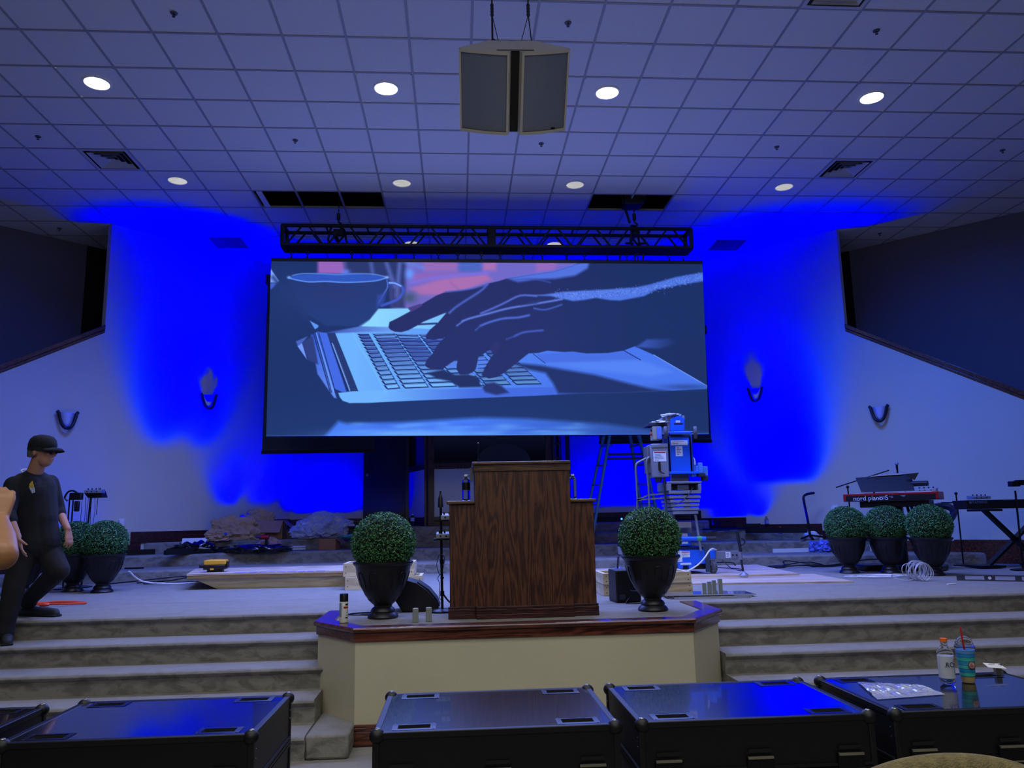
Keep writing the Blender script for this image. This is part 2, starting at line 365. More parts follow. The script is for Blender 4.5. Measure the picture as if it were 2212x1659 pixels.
# ceiling: tiles (recessed) with holes for lamps and three + two lifted out tiles, and the grid
HOLES = {(-4, 7), (-3, 7), (-2, 7), (4, 7), (5, 7)}
LAMPS = [(-6, 2), (-1, 2), (3, 2), (8, 2), (-6, 6), (-1, 6), (3, 6), (8, 6), (-1, 10), (3, 10)]
VENTS = [(-7, 5), (9, 5), (6, -1), (-6, 10), (8, 10)]
LR = .128
tm = MB(); gm = MB(); zt = CZ+.006
for i in range(-20, 23):
    for j in range(-21, 16):
        if (i, j) in HOLES: continue
        x0, y0 = GX+i*GS, GY+j*GS; x1, y1 = x0+GS, y0+GS
        if (i, j) in LAMPS:
            cx, cy = (x0+x1)/2, (y0+y1)/2; n = 32; vs = []
            for k in range(n):
                t = 2*PI*(k+.5)/n; c, s = math.cos(t), math.sin(t); e = GS/2/max(abs(c), abs(s))
                vs += [(cx+c*LR, cy+s*LR, zt), (cx+c*e, cy+s*e, zt)]
            tm.add(vs, [(2*k, 2*k+1, (2*k+3) % (2*n), (2*k+2) % (2*n)) for k in range(n)])
        elif (i, j) in VENTS: continue
        else: tm.quad((x0, y0, zt), (x0, y1, zt), (x1, y1, zt), (x1, y0, zt))
for i in range(-20, 24): gm.box(GX+i*GS-.012, GX+i*GS+.012, GY-21*GS, GY+16*GS, CZ, CZ+.03)
for j in range(-21, 17):
    for i in range(-20, 23): gm.box(GX+i*GS+.012, GX+(i+1)*GS-.012, GY+j*GS-.012, GY+j*GS+.012, CZ, CZ+.03)
ceil = struct(tm.build('ceiling', Mtile, fix=False)); gm.build('ceiling_grid', Mgrid, ceil)
# dark plenum over the lifted out tiles
pl = MB(); pl.box(-13, 14, -6.5, 16.3, CZ+.9, CZ+.95)
pl.box(-13.1, -13, -6.5, 16.3, CZ, CZ+.95); pl.box(14, 14.1, -6.5, 16.3, CZ, CZ+.95)
pl.box(-13, 14, 16.2, 16.3, CZ, CZ+.95); pl.box(-13, 14, -6.6, -6.5, CZ, CZ+.95)
struct(pl.build('ceiling_plenum', Mdark))
# stepped mahogany baseboards
def bboard(p, q, z, h, nrm, name='baseboard_choir', m=Mwoodd):
    p, q = Vector((p[0], p[1], z)), Vector((q[0], q[1], z)); n = Vector(nrm)
    k = MB(); k.pbox(p+n*.001, q-p, n*.02, (0, 0, h*.8)); k.pbox(p+n*.001, q-p, n*.028, (0, 0, -.0)) if False else None
    k.pbox(p+n*.001+Vector((0, 0, h*.8)), q-p, n*.014, (0, 0, h*.12)); k.pbox(p+n*.001+Vector((0, 0, h*.92)), q-p, n*.007, (0, 0, h*.08))
    return struct(k.build(name, m))
def lw(x): return (x, x+17.32)
def rw(x): return (x, 18.35-x)
bboard(lw(-3.55), lw(-2.97), Z9, .16, LN); bboard(lw(-4.93), lw(-3.55), Z8, .17, LN); bboard(lw(-5.5), lw(-4.93), Z7, .15, LN); bboard(lw(-9), lw(-5.5), Z6, .15, LN); bboard(lw(-9), lw(-6.2), ZS, .30, LN)
struct(MB().pbox(Vector((*lw(-4.93), Z7-.02))+Vector(LN)*.001, Vector((.11, .11, 0)), Vector(LN)*.02, (0, 0, .2)).build('baseboard_choir', Mwoodd))
bboard(rw(4.36), rw(3.98), Z9, .17, RN); bboard(rw(4.96), rw(4.36), Z8+.0, .20, RN); bboard(rw(5.87), rw(4.96), Z8-.09, .17, RN); bboard(rw(7.2), rw(6.6), Z6, .16, RN, m=Mwood); bboard(rw(9.5), rw(7.2), ZS, .33, RN, m=Mwood); bboard(rw(6.6), rw(5.87), Z7-.02, .16, RN)
bboard(BL, (-1.69, 14.35), Z9, .15, BN); bboard((2.08, 14.36), BR, Z9, .17, BN)
# ================================================================== CEILING FITTINGS
Mwhite = mat('white_paint', (225, 225, 222), .5)
Mblack = mat('black_plastic', (16, 16, 18), .45)
Mblackm = mat('black_metal', (14, 14, 17), .35, .3)
Msteel = mat('steel', (150, 152, 158), .35, 1)
Mchrome = mat('chrome', (190, 192, 198), .2, 1)
Mlit = mat('lit_reflector', (255, 255, 255), .5, emis=((255, 250, 225), 9))
Mdim = mat('dim_reflector', (230, 230, 232), .35, emis=((240, 240, 245), .34))
Mdimb = mat('dim_bulb', (255, 255, 255), .5, emis=((255, 252, 240), .9))
def can(i, j, lit, label):
    x, y = GX+(i+.5)*GS, GY+(j+.5)*GS
    t = thing('recessed_light', label, 'ceiling light', (x, y, CZ), 0, 'recessed ceiling lights')
    MB().lathe([(LR+.018, .004), (LR+.016, -.004), (LR-.004, -.004), (LR-.006, .006)], 32).build('trim_ring', Mwhite, t)
    MB().lathe([(LR-.003, .004), (LR*.62, .10), (LR*.6, .12)][::1], 32).build('reflector', Mlit if lit else Mdim, t)
    MB().ball((0, 0, .085), .052, .052, .05, 16).build('bulb', Mlit if lit else Mdimb, t)
    if lit: light('SPOT', (x, y, CZ-.03), (x, y, 0), 110, (1, .93, .75), angle=2.75 if i in (-1, 3) else 1.55, blend=1.0 if i in (-1, 3) else .9, soft=.09, name='can_light')
side = {-6: 'far left', -1: 'centre left', 3: 'centre right', 8: 'far right'}
for i in (-6, -1, 3, 8): can(i, 2, True, f'brightly lit round recessed light, {side[i]} one of the bright front row')
for i in (-6, -1, 3, 8): can(i, 6, False, f'dim round recessed light in the second row, {side[i]} one')
can(-1, 10, False, 'dim recessed light half hidden behind the left half of the truss')
can(3, 10, False, 'dim recessed light half hidden behind the right half of the truss')
def sprinkler(i, j, label):
    t = thing('sprinkler_head', label, 'sprinkler', (GX+(i+.5)*GS, GY+(j+.5)*GS, CZ+.006), 0, 'ceiling sprinklers')
    MB().lathe([(.034, 0), (.032, -.008), (.015, -.010), (.0001, -.010)], 20).build('escutcheon', mat('sprinkler_plate', (90, 90, 95), .6), t)
    m = MB().cyl((0, 0, -.008), (0, 0, -.02), .007, n=8)
    m.tube([(-.009, 0, -.02), (-.012, 0, -.03), (0, 0, -.038), (.012, 0, -.03), (.009, 0, -.02)], .003)
    m.lathe([(.014, -.038), (.014, -.041), (.0001, -.041)], 12).build('deflector', mat('sprinkler_metal', (40, 40, 44), .6), t)
for i, j, l in ((-4, 0, 'sprinkler head in the front ceiling row, above the far left lamp'), (2, 0, 'sprinkler head in the front ceiling row, right of the hanging loudspeaker'),
                (7, 0, 'sprinkler head in the front ceiling row, above the far right lamp'), (-8, 4, 'sprinkler head at far left, left of the square air diffuser'),
                (-3, 4, 'sprinkler head above the left ceiling opening'), (2, 4, 'sprinkler head just below the hanging loudspeaker'),
                (7, 4, 'sprinkler head left of the right square air diffuser'), (12, 4, 'sprinkler head at the far right of the ceiling'),
                (-10, 9, 'sprinkler head on the dark ceiling of the left balcony recess'), (12, 9, 'sprinkler head on the dark ceiling of the right balcony recess')): sprinkler(i, j, l)
Mvent = mat('vent_white', (190, 190, 192), .45)
def vent(i, j, label, grille=False):
    x, y = GX+(i+.5)*GS, GY+(j+.5)*GS; h = GS/2-.012
    t = thing('return_grille' if grille else 'air_diffuser', label, 'air vent', (x, y, CZ), 0, 'ceiling air vents')
    def ring(a, b, z0, z1, m):
        n = [(-1, -1), (1, -1), (1, 1), (-1, 1)]; vs = [(p*a, q*a, z0) for p, q in n]+[(p*b, q*b, z1) for p, q in n]
        m.add(vs+[(v[0], v[1], v[2]+.003) for v in vs], [(k, (k+1) % 4, 4+(k+1) % 4, 4+k) for k in range(4)]+[(8+k, 12+k, 12+(k+1) % 4, 8+(k+1) % 4) for k in range(4)]+[(k, 8+k, 8+(k+1) % 4, (k+1) % 4) for k in range(4)]+[(4+k, 4+(k+1) % 4, 12+(k+1) % 4, 12+k) for k in range(4)])
    m = MB()
    if not grille:
        ring(h, h-.035, -.002, -.002, m); m.build('frame', Mvent, t)
        MB().box(-h, h, -h, h, .10, .11).build('duct_back', Mdark, t)
        for a in (.225, .165, .105, .055):
            m = MB(); ring(a, a-.045, -.010, .035, m); m.build('louver', Mvent, t)
    else:
        ring(h, h-.03, 0, 0, m); m.build('frame', mat('grille_grey', (120, 120, 124), .5), t)
        MB().box(-h, h, -h, h, .05, .06).build('duct_back', Mdark, t)
        m = MB()
        for k in range(22): yy = -h+.04+k*(2*h-.08)/21; m.pbox((-h+.03, yy, .002), (2*h-.06, 0, 0), (0, .012, .016), (0, .002, -.001))
        m.build('louver_bank', MATS['grille_grey'], t)
vent(-7, 5, 'square white air diffuser at the left of the ceiling'); vent(9, 5, 'square white air diffuser at the right of the ceiling')
vent(6, -1, 'square white air diffuser cut by the top edge of the photo')
vent(-6, 10, 'dark return air grille near the left corner wall', True); vent(8, 10, 'dark return air grille near the right corner wall', True)
struct(MB().box(GX-4*GS+.05, GX-4*GS+.13, GY+7*GS+.03, GY+8*GS-.02, CZ+.004, CZ+.016).build('ceiling_tile_offcut', Mtile))
# ------------------------------------------------------------------ hanging loudspeaker pair
Mcab = mat('speaker_cream', (212, 206, 184), .6, bump=(300, .15)); Mgr = mat('speaker_grille', (140, 148, 158), .55, .2, bump=(900, .4))
sp = thing('hanging_loudspeaker', 'cream double loudspeaker cluster with grey grilles hung from ceiling cables', 'loudspeaker', (0, 0, 0))
TL = R_(-44)
pc = ay(1111, 200, 6.0); sp.matrix_basis = Matrix.Translation(pc) @ Matrix.Rotation(R_(-1.0), 4, 'Y') @ Matrix.Rotation(-TL, 4, 'X')
HB, WB = .33, .46                          # half height, cabinet width
for s in (-1, 1):
    # plan of one cabinet: front face sweeps back from the middle, narrow at the rear
    fr = [(s*.035, -.02)]+[(s*(.05+.405*k/8), -.035+.135*(k/8)**1.6-.02) for k in range(9)]
    pl_ = fr+[(s*.43, .14), (s*.20, .40), (s*.02, .40)]
    if s < 0: pl_ = pl_[::-1]
    cabo = MB().prism(pl_, -HB, HB).build('cabinet', Mcab, sp, bevel=.006)
    g = MB(); f2 = [(x, y-.012) for x, y in fr[1:]]; x0 = f2[0][0]
    gp = [(s*(.072+.365*k/8), -.045+.125*(k/8)**1.6-.02) for k in range(9)]
    for k in range(8):
        a, b = gp[k], gp[k+1]; z = HB-.028
        g.quad((a[0], a[1], -z), (b[0], b[1], -z), (b[0], b[1], z), (a[0], a[1], z))
    go = g.build('grille', Mgr, cabo)
    fm = MB()                              # cream surround standing proud of the grille
    for k in range(8):
        a, b = fr[k+1], fr[k+2]
        for zz in (HB-.022, -HB): fm.pbox((a[0], a[1]-.028, zz), (b[0]-a[0], b[1]-a[1], 0), (0, .03, 0), (0, 0, .022))
    for q, w in ((fr[1], .02), (fr[-1], -.016)): fm.box(min(q[0], q[0]+s*w), max(q[0], q[0]+s*w), q[1]-.028, q[1]+.01, -HB, HB)
    fm.build('surround', Mcab, cabo)
    if s > 0: MB().cbox((.33, gp[6][1]-.008, -HB+.035), .05, .006, .014).build('badge', Mblackm, cabo)
MB().cbox((0, -.01, HB+.004), .30, .022, .008).build('link_plate', mat('speaker_plate', (120, 116, 104), .5), sp)
MB().box(-.045, .045, .03, .39, HB-.02, HB-.002).build('top_bridge', Mcab, sp)
MB().box(-.034, .034, -.01, .1, -HB+.01, HB-.006).build('gap_panel', mat('speaker_gap', (40, 38, 34), .8), sp)
def wpart(mb, name, m, par):               # part modelled in world coordinates under a tilted thing
    I = par.matrix_basis.inverted(); mb.v = [tuple(I@Vector(p)) for p in mb.v]; return mb.build(name, m, par)
bp_ = [ay(1064, 106, 6.17), ay(1150, 104, 6.17), ay(1080, 104, 6.24), ay(1122, 105, 6.24)]
tops = [Vector((bp_[0].x-.0, 6.19, CZ+.02)), Vector((bp_[1].x-.02, 6.19, CZ+.02))]
for k in (0, 1):
    mid = ay((1063, 1141)[k], 32, 6.17)
    m = MB(); m.tube(bez([tops[k], mid+Vector((0, 0, .08)), mid]), .007)
    for q in range(4): m.lathe([(.012, -.016), (.016, 0), (.012, .016)], 8, mid+Vector((0, 0, .03*q)), sy=.6)
    m.tube([mid, bp_[k]], .005 if k else .009); m.tube([mid, bp_[2+k]], .0035)
    wpart(m, 'hanging_cable', mat('grey_cable', (52, 54, 60), .5, .5), sp)
    m = MB(); m.cyl(bp_[k]+Vector((0, 0, -.01)), bp_[k]+Vector((0, 0, .03)), .012, n=8)
    m.tube([bp_[k]+Vector((a, 0, b)) for a, b in ((-.012, .03), (-.016, .05), (0, .065), (.016, .05), (.012, .03))], .005)
    m.ball(bp_[k]+Vector((.018, 0, .03)), .01); wpart(m, 'shackle', Msteel, sp)
m = MB().tube(bez([ay(1066, 84, 6.17), ay(1078, 95, 6.15), ay(1075, 106, 6.14)]), .005); wpart(m, 'signal_cable', MATS['grey_cable'], sp)
# ------------------------------------------------------------------ black box truss
tr = thing('lighting_truss', 'long black aluminium box truss hanging above the lit video wall', 'truss')
ta = ay(607, 528, 10.80); tb = ay(1496, 535, 10.80); TLN = (tb-ta).length
tr.matrix_basis = Matrix.Translation(ta) @ Matrix.Rotation(math.asin((ta.z-tb.z)/TLN), 4, 'Y')
H, Dp = .285, .29
for y in (0, Dp):
    for z in (0, H): MB().cbox((TLN/2, y, z), TLN-.02, .045, .045).build('chord', Mblackm, tr, bevel=.008)
for x in (.015, TLN-.015):
    m = MB()
    for y in (0, Dp): m.cbox((x, y, H/2), .05, .05, H)
    for z in (0, H): m.cbox((x, Dp/2, z), .05, Dp, .05)
    m.build('end_frame', Mblackm, tr)
xm = TLN/2+.02; m = MB()
for y in (0, Dp): m.cbox((xm, y, H/2), .11, .05, H)
for z in (0, H): m.cbox((xm, Dp/2, z), .11, Dp, .05)
m.build('joint_frame', Mblackm, tr)
for a0, a1 in ((.04, xm-.055), (xm+.055, TLN-.04)):
    nb = 5; w = (a1-a0)/nb
    for y in (0, Dp):
        m = MB()
        for k in range(nb):
            c = a0+(k+.5)*w
            m.bar((c-w*.44, y, .01), (c-.05, y, H-.01), .022, .022, (0, 1, 0)); m.bar((c+w*.44, y, .01), (c+.05, y, H-.01), .022, .022, (0, 1, 0))
        m.build('side_lacing', Mblackm, tr)
    MB().box(a0-.05, a1+.05, 0, Dp, -.012, -.004).build('cable_tray', Mblackm, tr)
    for k in range(nb+1): MB().bar((a0+k*w, 0, H), (a0+k*w, Dp, H), .022, .022).build('cross_brace', Mblackm, tr)
# hoists with chain, hook and sling
def hoist(px, label, motor):
    p = ay(px, 487, 10.945); t = thing('chain_hoist', label, 'hoist', (p.x, 10.945, p.z-.01), 0, 'chain hoists lifting the truss')
    top = CZ-p.z+.35
    m = MB(); n = 20
    for k in range(n):
        z = .13+k*(top-.13)/n; h = (top-.13)/n
        if k % 2: m.cbox((0, 0, z+h/2), .016, .006, h*1.1)
        else: m.cbox((0, 0, z+h/2), .006, .016, h*1.1)
    m.build('chain', Mblackm, t)
    MB().lathe([(.012, .20), (.026, .19), (.028, .10), (.014, .085)], 12).build('hook_block', Mblack, t, ang=50)
    MB().tube(bez([(0, 0, .10), (.005, 0, .06), (.035, 0, .035), (.03, 0, -.0), (0, 0, -.015), (-.025, 0, .005)], 5), [.014]*26).build('hook', Mblackm, t)
    m = MB()
    for s in (-1, 1): m.tube(bez([(0, 0, .0), (s*.07, s*.08, -.03), (s*.09, s*.165, -.14), (s*.11, s*.165, -.30), (s*.03, 0, -.33)], 6), .016)
    m.cbox((0, 0, -.10), .13, .05, .09); m.cbox((-.03, 0, -.17), .05, .30, .03)
    for s in (-1, 1): m.cbox((s*.09, 0, -.27), .12, .03, .025)
    m.build('lifting_sling', Mblack, t)
    if motor:
        z = CZ-p.z
        MB().extr([(-.16, -.12, z-.07), (.10, -.12, z-.07), (.17, -.12, z+.02), (.17, -.12, z+.34), (-.16, -.12, z+.34)], (0, .24, 0)).build('motor_body', Mblack, t, bevel=.01)
        MB().tube([(-.20, 0, z+.2), (-.16, -.02, z-.02), (-.085, -.05, .03)], .018).build('power_cable', Mblack, t)
    return t
hoist(731, 'chain and hook dropping from the left ceiling opening to the truss', False)
hoist(1371, 'black motor hoist hanging out of the right ceiling opening', True)
# hooks between truss and screen
LK = [628, 663, 759, 801, 854, 894, 947, 989, 1040, 1082, 1131, 1172, 1225, 1264, 1313, 1355, 1379, 1447, 1478]
hk = None
for k, px in enumerate(LK):
    b = ay(px, 559+(px-585)*.0075, 10.80)
    loc = (b.x, 10.83, b.z-.02)
    if hk is None:
        hk = thing('hanging_hook', 'small black shackle hook linking the truss to the video wall below', 'hook', loc, 0, 'shackle hooks along the top of the video wall')
        MB().tube([(.022*math.cos(a), .004, .125+.028*math.sin(a)) for a in [2*PI*i/12 for i in range(12)]], .006, close=True).build('ring', Mblackm, hk)
        MB().lathe([(.006, .10), (.008, .07), (.02, .045), (.024, .02), (.016, 0)], 10).build('latch', Mblack, hk)
    else: dup(hk, loc, (k*1.7) % .6-.3)
for px in (1338, 1370, 1388):
    m = MB().cyl(ay(px+2, 548, 10.98), ay(px, 568, 11.0), .012, n=6); wpart(m, 'cable_drop', Mblack, tr)
# ------------------------------------------------------------------ lit video wall
LT, LBt = 10.80, 10.92
PX = [(585.5, 564.5), (1517.5, 570.5), (1531.5, 938), (575, 942.5)]
SCN = [ay(*PX[0], LT), ay(*PX[1], LT), ay(*PX[2], LBt), ay(*PX[3], LBt)]
led = thing('video_wall', 'huge lit video wall showing hands typing on a laptop beside a cup', 'screen', tuple(SCN[3]))
ex = (SCN[1]-SCN[0]); up = (SCN[0]-SCN[3]).normalized(); nb_ = Vector((0, .09, 0))
MB().pbox(SCN[0]-up*.002, ex, Vector((0, .09, 0)), up*.055).build('hanging_bar', Mblackm, led, world=True)
m = MB()
m.add([SCN[3]+Vector((0, .004, 0)), SCN[2]+Vector((0, .004, 0)), SCN[1]+Vector((0, .004, 0)), SCN[0]+Vector((0, .004, 0))]+[SCN[i]+Vector((0, .10, 0)) for i in (3, 2, 1, 0)],
      [(0, 1, 2, 3), (7, 6, 5, 4), (0, 4, 5, 1), (1, 5, 6, 2), (2, 6, 7, 3), (3, 7, 4, 0)])
m.build('panel_housing', Mblack, led, world=True)
# ------------------------------------------------------------------ the moving picture on the video wall (drawn into point colours)
NU, NV = 930, 372
U, V = np.meshgrid(np.linspace(0, 1, NU), np.linspace(0, 1, NV))
PXa = np.array(PX)
IX = (1-V)*((1-U)*PXa[0, 0]+U*PXa[1, 0])+V*((1-U)*PXa[3, 0]+U*PXa[2, 0])
IY = (1-V)*((1-U)*PXa[0, 1]+U*PXa[1, 1])+V*((1-U)*PXa[3, 1]+U*PXa[2, 1])
IMG = np.zeros((NV, NU, 3)); IMG[:] = (29, 50, 106)
def shade(mask, sl, col, col2=None, ax=None):
    c = np.array(col, float)
    if col2 is not None:
        (x0, y0), (x1, y1) = ax; X, Y = IX[sl], IY[sl]
        t = np.clip(((X-x0)*(x1-x0)+(Y-y0)*(y1-y0))/((x1-x0)**2+(y1-y0)**2), 0, 1)[..., None]
        c = c*(1-t)+np.array(col2, float)*t
    IMG[sl] = IMG[sl]*(1-mask[..., None])+c*mask[..., None]
def bbox(P, pad):
    x0, y0 = P.min(0)-pad; x1, y1 = P.max(0)+pad
    ok = (IX > x0) & (IX < x1) & (IY > y0) & (IY < y1)
    r = np.where(ok.any(1))[0]; c = np.where(ok.any(0))[0]
    if len(r) == 0: return None
    return (slice(r[0], r[-1]+1), slice(c[0], c[-1]+1))
def segd(X, Y, a, b):
    d = b-a; L = max((d**2).sum(), 1e-9); t = np.clip(((X-a[0])*d[0]+(Y-a[1])*d[1])/L, 0, 1)
    return np.hypot(X-a[0]-t*d[0], Y-a[1]-t*d[1])
def smooth(P, n=4):
    return np.array([(p.x, p.y) for p in bez([(a, b, 0) for a, b in P], n)])
def poly(P, col, soft=1.0, col2=None, ax=None, al=1.0, sm=False):
    if sm: P = smooth(list(P)+[P[0]])[:-1]
    P = np.array(P, float); sl = bbox(P, soft*2)
    if sl is None: return
    X, Y = IX[sl], IY[sl]; ins = np.zeros(X.shape, bool); D = np.full(X.shape, 1e9)
    for i in range(len(P)):
        a, b = P[i], P[(i+1) % len(P)]; D = np.minimum(D, segd(X, Y, a, b))
        if a[1] != b[1]:
            c = ((a[1] > Y) != (b[1] > Y)) & (X < (b[0]-a[0])*(Y-a[1])/(b[1]-a[1])+a[0]); ins ^= c
    s = np.where(ins, D, -D); shade(al*np.clip(s/(2*soft)+.5, 0, 1), sl, col, col2, ax)
def line(P, w, col, soft=1.0, al=1.0, sm=True):
    P = smooth(P) if sm else np.array(P, float); sl = bbox(P, w+soft*2)
    if sl is None: return
    X, Y = IX[sl], IY[sl]; D = np.full(X.shape, 1e9)
    for i in range(len(P)-1): D = np.minimum(D, segd(X, Y, P[i], P[i+1]))
    shade(al*np.clip((w/2-D)/(2*soft)+.5, 0, 1), sl, col)
def spot(x, y, rx, ry, col, al=1):
    d = np.exp(-(((IX-x)/rx)**2+((IY-y)/ry)**2)); shade(al*d, (slice(None), slice(None)), col)
# backdrop
spot(900, 960, 500, 90, (32, 60, 120), .7); spot(620, 640, 60, 60, (36, 58, 118), .7); spot(1500, 760, 200, 200, (27, 47, 100), .8)
poly([(735, 560), (1300, 560), (1235, 575), (1190, 600), (1087, 620), (960, 660), (880, 672), (840, 672), (835, 600), (745, 592)], (112, 104, 200), 5)
poly([(740, 560), (870, 560), (866, 668), (838, 668), (835, 600), (745, 592)], (44, 56, 112), 5)
poly([(683, 560), (735, 560), (742, 594), (683, 592)], (150, 100, 188), 4)
spot(742, 588, 9, 6, (95, 130, 240), .9)
for x0, y0, x1, y1, c in ((795, 568, 800, 600, (88, 108, 190)), (828, 568, 845, 620, (95, 115, 205)), (856, 568, 850, 640, (100, 125, 215))): line([(x0, y0), (x1, y1)], 8, c, 4, .7)
poly([(905, 558), (980, 558), (978, 586), (908, 588)], (150, 106, 186), 6); poly([(982, 558), (1032, 558), (1030, 588), (984, 590)], (76, 102, 196), 6)
poly([(1034, 558), (1064, 558), (1062, 584), (1036, 586)], (168, 112, 184), 5); poly([(1150, 558), (1200, 558), (1190, 584), (1150, 588)], (150, 106, 190), 6)
poly([(880, 592), (1000, 590), (1000, 600), (885, 612)], (140, 100, 188), 4)
poly([(878, 624), (943, 604), (1042, 592), (1054, 606), (997, 628), (952, 638), (900, 640)], (168, 110, 178), 5)
line([(880, 612), (940, 600), (1045, 590)], 6, (122, 110, 222), 3); line([(965, 612), (985, 630)], 4, (140, 100, 170), 3, .6)
spot(877, 592, 9, 12, (100, 155, 255), 1); spot(878, 645, 16, 12, (62, 84, 108), .9); spot(905, 645, 18, 8, (110, 104, 180), .6); spot(850, 640, 10, 22, (90, 80, 150), .5)
line([(868, 566), (905, 578)], 8, (95, 140, 240), 5, .6)
# white paper behind the fingers
poly([(809, 669), (876, 668), (965, 669), (955, 695), (930, 722), (845, 712), (769, 708), (772, 701), (792, 692)], (140, 215, 255), 1.5, (120, 190, 250), ((800, 680), (950, 700)))
line([(896, 703), (935, 701)], 4, (40, 60, 120), 1)
# laptop deck
DK = [(719, 722), (768, 709), (900, 712), (960, 716), (1130, 745), (1365, 750), (1408, 769), (1526, 834), (1530, 839), (1526, 842), (1445, 846), (1343, 850), (1241, 852), (1130, 857), (1023, 861), (860, 868), (790, 872), (749, 872), (735, 867), (729, 860), (726, 851), (767, 846)]
poly(DK, (108, 178, 252), .9, (72, 118, 238), ((760, 800), (1200, 790)))
poly([(697, 722), (768, 708), (850, 709), (845, 718), (719, 722)], (60, 84, 180), 2, (110, 160, 245), ((697, 720), (850, 712)))
poly([(726, 851), (767, 846), (1190, 838), (1240, 852), (1130, 857), (1023, 861), (860, 868), (749, 872), (735, 867)], (112, 180, 253), 1.2, (66, 104, 224), ((820, 860), (1020, 850)), al=.9)
line([(757, 722), (770, 750), (800, 800), (826, 850)], 3, (125, 195, 255), 1.5, .5)
# keys
KC = [((767, 722), (788, 722), (829, 843), (856, 841)), ((799, 722), (842, 721), (867, 841), (917, 839)), ((846, 722), (891, 724), (925, 839), (977, 837)),
      ((897, 724), (940, 722), (984, 837), (1036, 835)), ((950, 726), (990, 722), (1042, 835), (1094, 833)), ((1005, 728), (1045, 724), (1106, 833), (1161, 832))]
for ci, q in enumerate(KC):
    q = [np.array(k, float) for k in q]; nr = 14
    for r in range(nr):
        t0, t1 = (r/nr)**1.16, ((r+1)/nr)**1.16; e = .012
        a, b = q[0]+(q[2]-q[0])*(t0+e), q[1]+(q[3]-q[1])*(t0+e); c, d = q[1]+(q[3]-q[1])*(t1-e*.4), q[0]+(q[2]-q[0])*(t1-e*.4)
        poly([a+(-3, 0), b+(1, 0), c+(1.5, .6), d+(1, 1), d+(-2.5, -2)], (18, 34, 92), .6)
        f = min(1, max(0, (r-2)/11)); g = .78 if ci > 3 else 1
        lo, hi = np.array((58, 74, 165)), np.array((118, 182, 252))*g+np.array((0, 0, 30))*(1-g)
        if ci in (2, 3) and 3 < r < 8: f *= .3
        col = lo*(1-f)+hi*f
        if r < 2 and ci in (1, 2, 3): col = np.array((100, 145, 235))
        poly([a+(1.2, .3), b+(-.8, .3), c+(-1.2, -1.4), d+(1.6, -1.4)], col, .55)
# trackpad
poly([(1150, 768), (1230, 763), (1341, 760), (1378, 780), (1169, 787)], (70, 110, 228), 1)
poly([(1169, 787), (1378, 780), (1450, 805), (1400, 815), (1250, 800)], (86, 134, 246), 5, al=.8)
line([(1143, 767), (1169, 787)], 1.6, (34, 58, 130), .6, sm=False); line([(1341, 759), (1379, 780)], 2, (30, 50, 120), .6, sm=False)
line([(1408, 769), (1528, 836)], 1.6, (120, 160, 255), .8, sm=False)
# shadows on the deck
poly([(1100, 786), (1160, 792), (1204, 800), (1278, 812), (1343, 828), (1400, 841), (1445, 847), (1343, 852), (1241, 853), (1198, 852), (1186, 830), (1170, 808), (1130, 800)], (33, 50, 106), 4)
spot(1480, 838, 60, 7, (40, 66, 140), .7)
poly([(1032, 838), (1042, 830), (1058, 828), (1075, 836), (1090, 850), (1063, 855), (1039, 849)], (38, 52, 112), 3)
poly([(914, 808), (948, 801), (974, 812), (1003, 811), (1025, 818), (1030, 838), (984, 839), (964, 826), (935, 820)], (32, 47, 100), 2.5)
# hinge and lid
poly([(702, 722), (719, 722), (768, 847), (751, 847)], (36, 56, 114), .8); poly([(682, 719), (702, 722), (743, 848), (735, 849), (716, 841)], (66, 106, 228), 1.2)
poly([(668, 727), (682, 719), (722, 862), (717, 861), (703, 841), (682, 810)], (58, 94, 212), 1.5, (96, 140, 245), ((672, 740), (710, 850)))
for a, b, c, w in (((674, 724), (709, 850), (22, 40, 100), 2), ((680, 722), (716, 848), (120, 170, 255), 1.6), ((677, 722), (712, 850), (22, 40, 100), 1.5), ((685, 722), (720, 850), (20, 38, 95), 1.6), ((713, 744), (750, 846), (120, 165, 255), 2), ((709, 740), (745, 846), (24, 42, 104), 1.6)): line([a, b], w, c, .7, sm=False)
for k in range(26): spot(716+34*k/25, 748+94*k/25, .9, .9, (150, 190, 250), .8)
poly([(640, 750), (650, 743), (660, 779)], (112, 152, 246), .8); poly([(637, 740), (662, 729), (652, 741), (641, 750)], (70, 100, 190), 1.2)
poly([(650, 743), (672, 728), (684, 790), (662, 780)], (46, 62, 128), 1.5)
poly([(666, 695), (684, 705), (684, 709), (677, 714)], (92, 152, 242), 1)
poly([(583, 578), (602, 608), (598, 612), (580, 611)], (122, 162, 250), 1.2); poly([(580, 612), (598, 612), (590, 622), (580, 630)], (66, 98, 200), 2)
line([(590, 600), (660, 690)], 8, (36, 56, 118), 4, .8)
